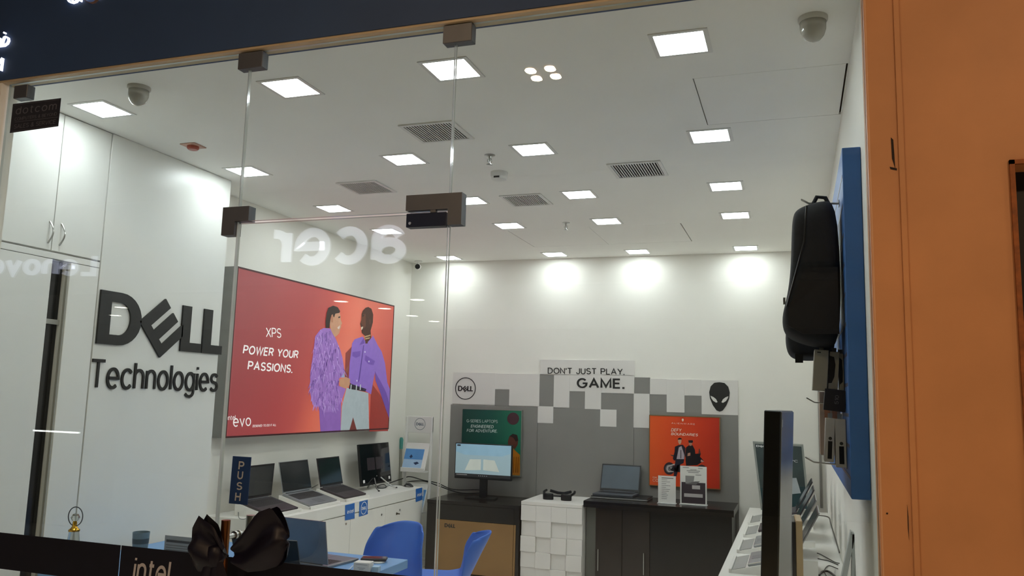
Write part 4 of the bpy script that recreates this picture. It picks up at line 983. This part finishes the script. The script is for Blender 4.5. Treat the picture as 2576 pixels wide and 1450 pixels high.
MB().bevbox(-.075,.06,-.036,.036,0,.014,.006,3).build('case', mat('navy_case', '#20222f', .4), t, local=True, smooth=True)
MB().bevbox(-.07,.055,-.031,.031,.0135,.0146,.0005,1).build('screen', mat('phone_glass', '#3a2f3c', .08), t, local=True)
p = PX(914,1437,z=TZ)
t = thing('small_box', 'small white cardboard box on the blue table beside the phone', 'box', (p.x, p.y, TZ), (0,0,rad(8)))
MB().bevbox(-.042,.042,-.03,.03,0,.045,.002,1).build('carton', WHITE, t, local=True)
MB().box(-.03,.03,-.0305,-.0300,.034,.036).box(-.02,.02,-.0305,-.0300,.018,.020).box(-.012,.012,-.0305,-.0300,.012,.014).build('text_line', mat('print_grey', '#8f8d8a', .6), t, local=True)
MB().bevbox(.05,.085,-.02,.02,0,.028,.004,2).build('tray', mat('pale_blue_plastic', '#9dbdd8', .4), t, local=True)
cable([PX(905,1432,z=TZ+.003), PX(890,1424,z=TZ+.003), PX(880,1432,z=TZ+.003), PX(868,1440,z=TZ+.003)], 'charging_cable', 'pale charging cable on the blue table', .002, WHITE)
# cup and notice and crystal bottle on the table's left end
p = PX(353,1372,y=3.42)
t = thing('cup', 'grey blue cup on the blue table behind the glass', 'cup', (p.x, 3.42, TZ))
MB().lathe([(.03,0),(.038,.10),(.041,.155),(.039,.155),(.036,.10),(.028,.006),(.001,.006)], (p.x, 3.42, TZ), 24).build('cup_body', mat('slate_blue_cup', '#6f8794', .35), t, smooth=True)
MB().lathe([(.0383,.10),(.040,.125),(.0385,.125)], (p.x, 3.42, TZ), 24).build('band', mat('dark_band', '#3f5058', .4), t, smooth=True)
a, b = PX(415,1347,y=3.5), PX(488,1356,y=3.5)
t = thing('notice_card', 'grey printed notice card standing on the blue table', 'card', ((a.x+b.x)/2, 3.5, TZ), (0,0,0))
MB().bevbox(a.x, b.x, 3.5, 3.504, TZ, a.z, .001, 1).build('card', mat('grey_card', '#9a9c9c', .5), t)
MB().prism([(a.x+.02,3.504,TZ),(a.x+.02,3.56,TZ),(a.x+.02,3.504,a.z-.03)], (b.x-a.x-.04,0,0)).build('stand', mat('grey_card', '#9a9c9c', .5), t)
MB().box(a.x+.012, b.x-.006, 3.499, 3.5, a.z-.032, a.z-.02).build('heading_bar', mat('print_black', '#3a3a3c', .5), t)
for k in range(6): MB().box(a.x+.012, b.x-.01-.01*(k % 3), 3.499, 3.5, a.z-.048-k*.012, a.z-.044-k*.012).build('text_line', mat('print_grey_dark', '#6a6866', .6), t)
p = PX(190,1300,y=3.2)
t = thing('crystal_bottle', 'gold necked glass bottle with crystal ball and ring on the blue table', 'ornament', (p.x, 3.2, TZ))
CRY = mat('crystal', '#dfe2dc', .03, spec=.9); CRY.node_tree.nodes['Principled BSDF'].inputs['Transmission Weight'].default_value = .85
GLD = mat('gold', '#c99a35', .2, 1.0)
zr = p.z
MB().lathe([(.001,-.02),(.012,-.016),(.021,0),(.012,.017),(.001,.021)], (p.x,3.2,zr-.005), 10).build('crystal_ball', CRY, t)
mb = MB(); rr = .045
ring = [Vector((p.x+rr*math.cos(2*PI*k/40), 3.2, zr+rr*math.sin(2*PI*k/40))) for k in range(41)]
mb.tube(ring, .0026, 8).build('ring', GUN, t, smooth=True)
MB().lathe([(.008,-.02),(.010,-.03),(.010,-.045),(.018,-.056),(.026,-.062),(.026,-.07),(.001,-.07)], (p.x,3.2,zr), 20).build('neck', GLD, t, smooth=True)
MB().lathe([(.001,.0),(.034,.0),(.036,.01),(.03,zr-.07-TZ-.06),(.022,zr-.07-TZ)], (p.x,3.2,TZ), 12).build('bottle', CRY, t)

def shell_chair(label, top, rz, sc=1.0):
    loc = (top.x+.325*sc*math.sin(rz), top.y-.325*sc*math.cos(rz), 0)     # top: where the upper edge of the backrest is
    t = thing('shell_chair', label, 'chair', loc, (0,0,rz), 'blue shell chairs at the blue table')
    t.scale = (sc, sc, sc)
    BLC = mat('blue_chair_plastic', '#346ac8', .4, var=.04)
    prof = [(-.24,.425),(-.20,.455),(-.08,.45),(.05,.445),(.13,.46),(.185,.525),(.24,.64),(.295,.75),(.325,.815)]   # (y, z)
    wid = [.17,.205,.225,.225,.222,.215,.20,.175,.14]
    def fn(s, tt):
        f = min(s*(len(prof)-1), len(prof)-1-1e-6); i = int(f); q = f-i
        y = prof[i][0]*(1-q)+prof[i+1][0]*q; z = prof[i][1]*(1-q)+prof[i+1][1]*q; wv = wid[i]*(1-q)+wid[i+1]*q
        u = (tt-.5)*2
        lift = abs(u)**2.6
        back = max(0, (s-.5)*2)
        yy = y-lift*(.10*min(1, back*1.8)); zz = z+lift*(.07*(1-back))-(.03*abs(u)**3 if s > .93 else 0)
        return Vector((u*wv, yy, zz))
    o = MB().grid(fn, 24, 14).build('shell', BLC, t, local=True, smooth='all')
    m = o.modifiers.new('thick', 'SOLIDIFY'); m.thickness = .012; m.offset = 0
    m = o.modifiers.new('smooth', 'SUBSURF'); m.levels = 1; m.render_levels = 1
    for sx in (-1, 1):
        for sy in (-1, 1): MB().tube([(sx*.12, sy*.12-.02, .44), (sx*.21, sy*.22-.02, 0)], [.017,.011], 10).build('leg', mat('beech_leg', '#b98f5e', .4), t, local=True, smooth=True)
    MB().bevbox(-.13,.13,-.15,.11,.425,.437,.003,1).build('seat_plate', BLACK, t, local=True)
    return t
shell_chair('blue plastic shell chair beyond the blue table, facing the door', PX(1036,1318,y=4.66), rad(-10), 1.04)
shell_chair('blue plastic shell chair standing in front of the brown desk panel', PX(1236,1342,y=4.98), rad(-68), .95)

# ================================================================ RIGHT COUNTER
CX0, CZ = -.39, .74
rc = thing('display_counter', 'long white display counter along the right wall', 'counter', (-.08, 5.15, 0))
MB().bevbox(CX0, XR-.001, 2.9, 7.42, CZ-.05, CZ, .003, 1).build('countertop', WCOUNT, rc)
MB().box(CX0+.02, XR-.001, 2.92, 7.40, .08, CZ-.05).box(CX0+.06, XR-.001, 2.93, 7.39, 0, .08).build('carcass', WCOUNT, rc)
ys = [2.92+k*(7.40-2.92)/8 for k in range(9)]
for a, b in zip(ys, ys[1:]): MB().bevbox(CX0+.004, CX0+.02, a+.002, b-.002, .09, CZ-.055, .0015, 1).build('door', WCOUNT, rc)
# tall slim display slab turned edge-on
ty = rad(-1.6)
sl = thing('display_slab', 'tall slim black display slab standing edge-on on the right counter', 'display', (-.088, 3.25, CZ), (0, rad(2.0), rad(-4.5)))
MB().bevbox(-.028, .028, -.24, .24, .012, .845, .003, 1).build('housing', mat('slab_black', '#0e0d0d', .3), sl, local=True)
fc = MB().bevbox(.028, .031, -.236, .236, .016, .841, .001, 1).build('side_face', mat('slab_grey', '#8d8b86', .28, .5), sl, local=True)
MB().box(.0311, .0316, -.225, -.205, .79, .815).build('label', TXTWHT, fc, local=True)
MB().bevbox(-.07, .07, -.16, .16, 0, .012, .003, 1).build('foot', BLACK, sl, local=True)
# laptops on wedge stands facing the room
def rstand(yc, w, label):
    t = thing('laptop_stand', label, 'stand', (-.12, yc, CZ), group='white wedge stands on the right counter')
    MB().prism([(x, yc-w/2, z) for x, z in ((-.335,CZ),(-.335,CZ+.012),(-.02,CZ+.095),(.09,CZ+.095),(.09,CZ))], (0,w,0)).build('wedge', WCOUNT, t)
    MB().bevbox(-.345,-.33,yc-w/2,yc+w/2,CZ,CZ+.022,.002,1).build('lip', WCOUNT, t)
    MB().prism([(-.328,yc-w/2+.01,CZ+.0145),(-.262,yc-w/2+.01,CZ+.0319),(-.262,yc+w/2-.01,CZ+.0319),(-.328,yc+w/2-.01,CZ+.0145)], (0,0,.002)).build('info_plate', mat('grey_info_plate', '#9b9b97', .45), t)
TR = math.atan2(.083, .315)
for yc, lab, slab_, m in ((4.72, 'silver open laptop on the right counter nearest the display slab', 'white wedge stand nearest the display slab', SILVER), (5.33, 'silver open laptop on the right counter, second from the display slab', 'second white wedge stand from the display slab', SILVER),
                  (5.95, 'grey open laptop on the right counter, third from the display slab', 'third white wedge stand from the display slab', GRL), (6.55, 'grey open laptop on the right counter next to the dark easel poster', 'white wedge stand next to the dark easel poster', GRL)):
    rstand(yc, .40, slab_)
    laptop(lab, (-.128, yc, CZ+.012+.083*(.207/.315)+.001), -PI/2, .355, .25, TR, 133, m, hgt=.245)
# thin tan-backed panel and white easel near the glass
tp = thing('thin_panel', 'thin upright panel, black face and tan edge, on the right counter', 'panel', (.0, 4.25, CZ), (0, 0, rad(2)))
MB().bevbox(-.034,-.016,-.12,.12,0,.33,.003,1).build('face', BLACK, tp, local=True)
MB().bevbox(-.0155,.014,-.12,.12,0,.335,.003,1).build('back', mat('tan_board', '#b59a72', .5), tp, local=True)
ea = thing('easel_stand', 'small white A-shaped easel leaning by the right wall', 'easel', (.16, 4.03, CZ))
WG = mat('pale_grey_board', '#b9bdb8', .4)
eT, eL, eR = PX(2149,1338,y=4.0), PX(2108,1450,y=4.0), PX(2150,1450,y=4.0)
xb = eL.x-.012
MB().prism([(xb,4.0,CZ),(xb+.022,4.0,CZ),(eT.x+.004,4.0,eT.z-.012),(eT.x-.014,4.0,eT.z)], (0,.06,0)).build('front_leg', WG, ea)
MB().prism([(eR.x-.018,4.0,CZ),(eR.x-.004,4.0,CZ),(eT.x+.004,4.0,eT.z-.012),(eT.x-.008,4.0,eT.z-.014)], (0,.06,0)).build('rear_leg', WG, ea)
# dark poster on easel at the far end
ep = thing('easel_poster', 'dark teal poster panel propped at the far end of the right counter', 'poster', (-.12, 7.32, CZ))
def epx(px, py): return PX(px, py, y=7.30)
a, b, c, d = epx(1892,1113), epx(2021,1121), epx(2037,1292), epx(1914,1280)
for q in (c, d): q.z = CZ+.001
for q in (a, b): q.y += .10
n = Vector((0,.02,.004))
MB().prism([a, b, c, d], n).build('board', mat('grey_board_edge', '#8c8f88', .5), ep)
ins = lambda s, t: (a*(1-s)+b*s)*(1-t)+(d*(1-s)+c*s)*t+Vector((0,-.0008,0))
f = Vector((0,-.0008,0))
MB().prism([ins(.04,.03), ins(.96,.03), ins(.96,.97), ins(.04,.97)], f).build('print', mat('dark_teal_print', '#33403f', .3, var=.3, scale=7), ep)
MB().prism([ins(.04,.68)+f*1.2, ins(.96,.62)+f*1.2, ins(.96,.97)+f*1.2, ins(.04,.97)+f*1.2], f*.4).build('print_lower', mat('deep_teal_print', '#16353a', .3, var=.3, scale=9), ep)
MB().prism([ins(.55,.52)+f*1.8, ins(.80,.50)+f*1.8, ins(.86,.72)+f*1.8, ins(.52,.76)+f*1.8], f*.4).build('printed_device', mat('pale_grey_print', '#a4aaae', .4), ep)
mb = MB(); o_ = ins(.06,.075)+f*1.4; dell_logo(mb, o_, (ins(.28,.075)-ins(.06,.075)), (0,0,.016), (0,-.0008,0)); letters(mb, 'PC', ins(.72,.27)+f*1.4, ins(.86,.27)-ins(.72,.27), ins(.72,.235)-ins(.72,.27), (0,-.0008,0)); letters(mb, 'D', ins(.2,.26)+f*1.4, ins(.27,.26)-ins(.2,.26), ins(.2,.225)-ins(.2,.26), (0,-.0008,0))
mb.build('lettering', TXTWHT, ep)
MB().prism([(-.14,7.41,CZ+.3),(-.12,7.41,CZ+.3),(-.12,7.415,CZ),(-.14,7.415,CZ)], (0,.003,0)).build('rear_strut', GUN, ep)
# wall trunking, cables
tag(MB().bevbox(XR-.05, XR-.03, YB-.02, YB-.0005, CZ, 1.9, .002, 1).build('cable_trunking', mat('grey_trunking', '#8e8a82', .5)), 'grey cable trunking in the back right corner', 'trunking')
def onr(px, py, h=.004): return PX(px, py, z=CZ+h)
cable([onr(2034,1391), onr(2058,1393), onr(2078,1403), onr(2100,1415), onr(2112,1418)], 'loose_cable', 'black cable straight across the right counter to the wall', .0025)
cable([onr(2050,1395), onr(2054,1405), onr(2085,1412), onr(2108,1422)], 'loose_cable', 'black cable crossing another on the right counter', .0025)
cable([onr(2108,1432), onr(2085,1424), onr(2074,1436), onr(2080,1452)], 'loose_cable', 'black cable bent in a hook on the right counter', .0025)
cable([onr(2060,1449), onr(2068,1440), onr(2082,1438), onr(2095,1446), onr(2105,1456)], 'loose_cable', 'thick black cable arched on the right counter', .006)
cable([onr(2052,1297,.02), onr(2074,1299,.03), onr(2086,1304,.02), onr(2090,1318,.006), onr(2098,1345,.006), onr(2112,1390,.006)], 'wall_cable', 'grey cable following the wall behind the right counter', .005, mat('grey_cable', '#6b675f', .5))

# ================================================================ BLUE ACCESSORY WALL PANEL
bp = thing('accessory_panel', 'tall blue accessory wall panel with hooks on the right wall', 'wall panel', (.2, 3.9, 1.296))
BLP = mat('blue_panel', '#3b6cb0', .45, var=.06, scale=6)
MB().bevbox(.170, XR-.001, 3.03, 4.95, 1.298, 2.515, .002, 1).build('board', BLP, bp)
for k in range(11):
    MB().box(.1692, .1702, 3.05, 4.94, 1.36+k*.105, 1.372+k*.105).build('groove', mat('slat_groove', '#4a4a60', .4, .3), bp)
def hook(y, z, ln=.17, label='steel display hook'):
    t = thing('display_hook', label, 'hook', (.17, y, z))
    for dy in (-.008, .008): MB().tube([(.1695, y+dy, z), (.1695-ln*.8, y+dy, z+.006), (.1695-ln, y+dy, z+.022)], .0022, 8).build('prong', METAL, t, smooth=True)
    MB().tube([(.1695-ln, y-.008, z+.022), (.1695-ln, y+.008, z+.022)], .0022, 8).build('tip', METAL, t)
    MB().box(.1665, .1695, y-.014, y+.014, z-.012, z+.012).build('back_plate', METAL, t)
hook(3.28, 2.372, .135, 'steel display hook above the hanging backpack')
hook(3.33, 1.612, .13, 'steel display hook through the dark square box')
hook(3.24, 1.395, .14, 'steel display hook under the white boxed accessories')
# backpack hanging on the hook, seen from its side
def bag(label, loc, pts, thick, name, mats, group=None):
    """side outline pts in (x,z) swept along y with rounded flanks"""
    t = thing(name, label, 'backpack', loc)
    n = len(pts); cx = sum(p[0] for p in pts)/n; cz = sum(p[1] for p in pts)/n
    mb = MB(); secs = [(-.5,.72),(-.46,.88),(-.36,.97),(-.15,1),(.15,1),(.36,.97),(.46,.88),(.5,.72)]
    for fy, s in secs: mb.v += [Vector((cx+(x-cx)*s, loc[1]+fy*thick, cz+(z-cz)*s)) for x, z in pts]
    mb.f += [(i*n+k, i*n+(k+1) % n, (i+1)*n+(k+1) % n, (i+1)*n+k) for i in range(len(secs)-1) for k in range(n)]
    mb.f += [tuple(range(n))[::-1], tuple((len(secs)-1)*n+k for k in range(n))]
    o = mb.build('body', mats, t, smooth='all')
    m = o.modifiers.new('round', 'SUBSURF'); m.levels = 2; m.render_levels = 2
    return t
b1 = bag('large black backpack hanging on the blue panel', (.06, 3.27, 1.82), [(.166,2.36),(.12,2.372),(.06,2.36),(.012,2.34),(-.002,2.31),(-.006,2.2),(-.012,2.08),(-.03,1.98),(-.046,1.93),(-.04,1.87),(.0,1.845),(.06,1.825),(.12,1.82),(.166,1.83)], .30, 'backpack', SOFTBLK)
MB().tube([(.05,3.117,2.33),(.04,3.112,2.2),(.0,3.112,2.05),(-.025,3.117,1.96)], .004, 6).build('zip_line', BLACK, b1, smooth=True)
MB().prism([(-.02,3.122,1.95),(.04,3.118,2.10),(.15,3.118,2.1),(.15,3.118,1.86),(.03,3.118,1.86),(-.02,3.122,1.89)], (0,-.008,0)).build('side_pocket', mat('black_mesh', '#1a1719', .8, var=.2, scale=80), b1)
MB().tube([(.14,3.27,2.35),(.12,3.27,2.395),(.09,3.27,2.40),(.07,3.27,2.36)], .008, 8).build('grab_handle', SOFTBLK, b1, smooth=True)
MB().tube([(.14,3.2,2.3),(.152,3.2,2.1),(.14,3.2,1.9)], .009, 8).build('shoulder_strap', SOFTBLK, b1, smooth=True)
MB().box(-.038,-.03,3.17,3.18,1.975,2.0).build('zip_pull', METAL, b1)
b2 = bag('smaller black bag hanging below the large backpack', (.03, 3.62, 1.795), [(.16,1.95),(.05,1.98),(-.02,1.96),(-.04,1.90),(-.034,1.82),(-.005,1.795),(.06,1.79),(.16,1.80)], .26, 'backpack', SOFTBLK)
MB().box(.0,.03,3.47,3.49,1.775,1.81).build('buckle', BLACK, b2)
# boxed accessories
GBX = mat('grey_carton', '#a9a497', .5, var=.03); WBX = mat('white_carton', '#c9c7c2', .45, var=.03)
def carton(label, x0, x1, y0, y1, z0, z1, m, win=None, ry=0, rz=0):
    t = thing('product_box', label, 'box', ((x0+x1)/2, (y0+y1)/2, z0), (0, ry, rz)); hw = (x1-x0)/2; hd = (y1-y0)/2; h = z1-z0
    MB().bevbox(-hw, hw, -hd, hd, 0, h, .0015, 1).build('carton', m, t, local=True)
    MB().box(-.008, .008, -.001, .001, h, h+.018).build('hang_tab', m, t, local=True)
    return t, hw, hd, h
t, hw, hd, h = carton('plain grey product box hanging below the backpack', .058, .108, 3.24, 3.36, 1.662, 1.812, GBX, ry=rad(4))
MB().box(-.015,-.002,-hd-.0006,-hd,h-.012,h-.008).build('print_mark', GROOVE, t, local=True)
t, hw, hd, h = carton('grey product box with dark curved window beside the plain box', .112, .146, 3.25, 3.37, 1.668, 1.806, GBX, ry=rad(4))
MB().prism([(-hw,-hd-.0006,.02),(-hw+.012,-hd-.0006,.022),(-hw+.02,-hd-.0006,.045),(-hw+.022,-hd-.0006,.09),(-hw+.016,-hd-.0006,.118),(-hw,-hd-.0006,.122)], (0,.0005,0)).build('window', BLACK, t, local=True)
t, hw, hd, h = carton('grey product box with dark window against the blue panel', .154, .1685, 3.26, 3.38, 1.665, 1.80, GBX)
MB().prism([(-hw,-hd-.0006,.02),(hw*.4,-hd-.0006,.03),(hw*.6,-hd-.0006,.07),(hw*.4,-hd-.0006,.11),(-hw,-hd-.0006,.12)], (0,.0005,0)).build('window', BLACK, t, local=True)
t = thing('product_box', 'dark square box printed 510 hanging on the blue panel', 'box', (.130, 3.23, 1.588), (0, rad(6), 0))
MB().bevbox(-.037,.037,-.02,.02,0,.078,.0015,1).build('carton', mat('near_black_carton', '#211f24', .45), t, local=True)
mb = MB(); letters(mb, '510', (.012,-.0206,.026), (0,0,.032), (-.014,0,0), (0,-.0005,0)); mb.build('lettering', mat('grey_print', '#7c7a80', .5), t, local=True)
for lab, x0, x1, z0, z1 in (('white product box with black slot on the lower hook', .093, .125, 1.405, 1.562), ('white product box with black slot against the blue panel', .132, .1685, 1.388, 1.560)):
    t, hw, hd, h = carton(lab, x0, x1, 3.22, 3.31, z0, z1, WBX, ry=rad(3 if x0 < .1 else 0))
    MB().box(-hw*.35, hw*.55, -hd-.0006, -hd, .012, .075).build('window', BLACK, t, local=True)
    MB().lathe([(.006,0),(.006,.0006)], (hw*.1,-hd-.0006,.085), 14, (0,1,0)).build('print_mark', GROOVE, t, local=True)
t, hw, hd, h = carton('tall white product box at the back of the lower hook', .085, .16, 3.40, 3.5, 1.42, 1.66, mat('peach_carton', '#cdb7a8', .5))
MB().box(-.02,.0,-hd-.0006,-hd,.13,.18).box(.008,.026,-hd-.0006,-hd,.13,.18).build('print_mark', mat('salmon_print', '#c98a6a', .5), t, local=True)

# ================================================================ MALL SIDE (behind the camera, seen as reflections)
MZ = 3.8; YO = -2.5
struct(MB().box(-12, 5, -8, YG-.08, MZ, MZ+.1).build('ceiling_mall', mat('mall_ceiling', '#8f8578', .7)), 'corridor ceiling of the mall')
struct(MB().box(-12, 5, YG-.08, YG+.06, 3.6, MZ).build('wall_above_fascia', mat('mall_wall', '#8a8074', .7)), 'corridor wall above the navy fascia')
struct(MB().box(-12, -4.6, YG-.06, YG+.04, 0, 3.6).build('wall_neighbour', mat('mall_wall', '#8a8074', .7)), 'corridor wall of the next shop')
struct(MB().box(-12.1, -12, -8, YG, 0, MZ).build('wall_corridor_end', mat('mall_wall', '#8a8074', .7)), 'corridor end wall')
struct(MB().box(5, 5.1, -8, YG, 0, MZ).build('wall_corridor_far', mat('mall_wall', '#8a8074', .7)), 'corridor far end wall')
DKW = mat('opposite_shop_dark', '#3a3531', .6)
struct(MB().box(-12, 5, -8, -7.9, 0, MZ).build('wall_opposite_back', DKW), 'back wall of the shops opposite')
struct(MB().box(-12, 5, -7.9, YO, 2.76, 2.86).build('ceiling_opposite', mat('opposite_ceiling', '#6f6a62', .7)), 'ceiling of the shops opposite')
of = struct(MB().box(-12, 5, YO-.1, YO, 2.70, MZ).build('wall_opposite_fascia', mat('opposite_fascia', '#2b2a2e', .5)), 'dark fascia of the shops opposite')
SIGN = mat('lit_sign_white', '#ffffff', .4, var=0, emit=4.0, emitc='#e8ecff')
VY = 5.0-YO           # depth of the fascia's mirror image
def mir(px, py):      # a sign seen mirrored in the glass stands in front of the glass
    q = PX(px, py, y=VY); return Vector((q.x, YO, q.z))
sg = thing('shop_sign_offscreen', 'white lit acer sign on the fascia of the shop opposite', 'sign', mir(845,672))
a, b, c = mir(1022,664), mir(690,672), mir(1022,566)
mb = MB(); letters(mb, 'acer', a+Vector((0,.012,0)), b-a, Vector((0,0,c.z-a.z)), (0,.03,0), bold=.028); mb.build('lettering_offscreen', SIGN, sg)
MB().box(b.x, a.x, YO, YO+.012, a.z-.06, c.z+.06).build('sign_panel', mat('sign_panel_dark', '#26262a', .5), sg) if b.x < a.x else MB().box(a.x, b.x, YO, YO+.012, a.z-.06, c.z+.06).build('sign_panel', mat('sign_panel_dark', '#26262a', .5), sg)
sg = thing('shop_sign_offscreen', 'white lit Lenovo sign on the fascia of the shop opposite', 'sign', mir(120,700))
a, b, c = mir(243,702), mir(-30,698), mir(243,646)
mb = MB(); letters(mb, 'Lenovo', a+Vector((0,.001,0)), b-a, Vector((0,0,c.z-a.z)), (0,.03,0), bold=.03); mb.build('lettering_offscreen', mat('lit_sign_dim', '#ffffff', .4, var=0, emit=2.4, emitc='#dfe4ff'), sg)
OL = mat('opposite_downlight', '#ffffff', .4, var=0, emit=28, emitc='#fff6e6')
base = None
for px, py in ((705,728),(923,722),(858,760),(968,778),(1050,756),(1037,796),(1092,810),(110,744),(270,740),(305,775),(290,795)):
    q = PX(px, py, z=2.75); p = (q.x, 5.0-q.y, 2.76)
    if base is None:
        base = thing('downlight_offscreen', 'round white downlight in the ceiling of the shop opposite', 'light', p, group='downlights of the shop opposite')
        MB().ring([(.10*math.cos(k*PI/12),.10*math.sin(k*PI/12),-.006) for k in range(24)], [(.085*math.cos(k*PI/12),.085*math.sin(k*PI/12),-.006) for k in range(24)], (0,0,.006)).build('trim_ring', FRM, base, local=True)
        MB().lathe([(.085,-.004),(.085,-.001)], (0,0,0), 24).build('diffuser_offscreen', OL, base, local=True)
    else:
        cpy = copy_tree(base); cpy.location = p
# lit shelf edge opposite
q0, q1 = mir(75,1086), mir(190,1082)
t = thing('lit_shelf_offscreen', 'counter with a bright front strip in the shop opposite', 'counter', ((q0.x+q1.x)/2, YO-.3, 0))
x0, x1 = sorted((q0.x, q1.x)); zz = (q0.z+q1.z)/2
MB().box(x0-.1, x1+.1, YO-.55, YO-.06, 0, zz).build('body', DKW, t)
MB().box(x0, x1, YO-.06, YO-.05, zz-.022, zz-.004).build('light_strip_offscreen', mat('strip_light', '#ffffff', .4, var=0, emit=14), t)
# warm corridor downlights; the last pair is unseen, added to light the orange wall
WL = mat('warm_lamp', '#ffb46a', .4, var=0, emit=MALL_STRENGTH, emitc='#ffd9ae')
def quad(x, y, label, r=.034):
    t = thing('corridor_light_offscreen', label, 'light', (x, y, MZ), group='warm corridor lights')
    MB().bevbox(-.14,.14,-.14,.14,-.012,0,.002,1).build('plate', mat('bronze_plate', '#6a5238', .4, .5), t, local=True)
    for sx in (-1, 1):
        for sy in (-1, 1): MB().lathe([(r,-.016),(r,-.0125)], (sx*.068, sy*.068, 0), 18).build('lamp_offscreen', WL, t, local=True)
quad(-1.575, -.05, 'warm four lamp corridor light before the glass')
quad(1.35, -.05, 'added unseen four lamp light shining on the orange wall')  # unseen lamp added to brighten the orange wall
quad(4.275, -.05, 'added unseen four lamp light farther along the orange wall')  # another unseen lamp, added farther along the same row
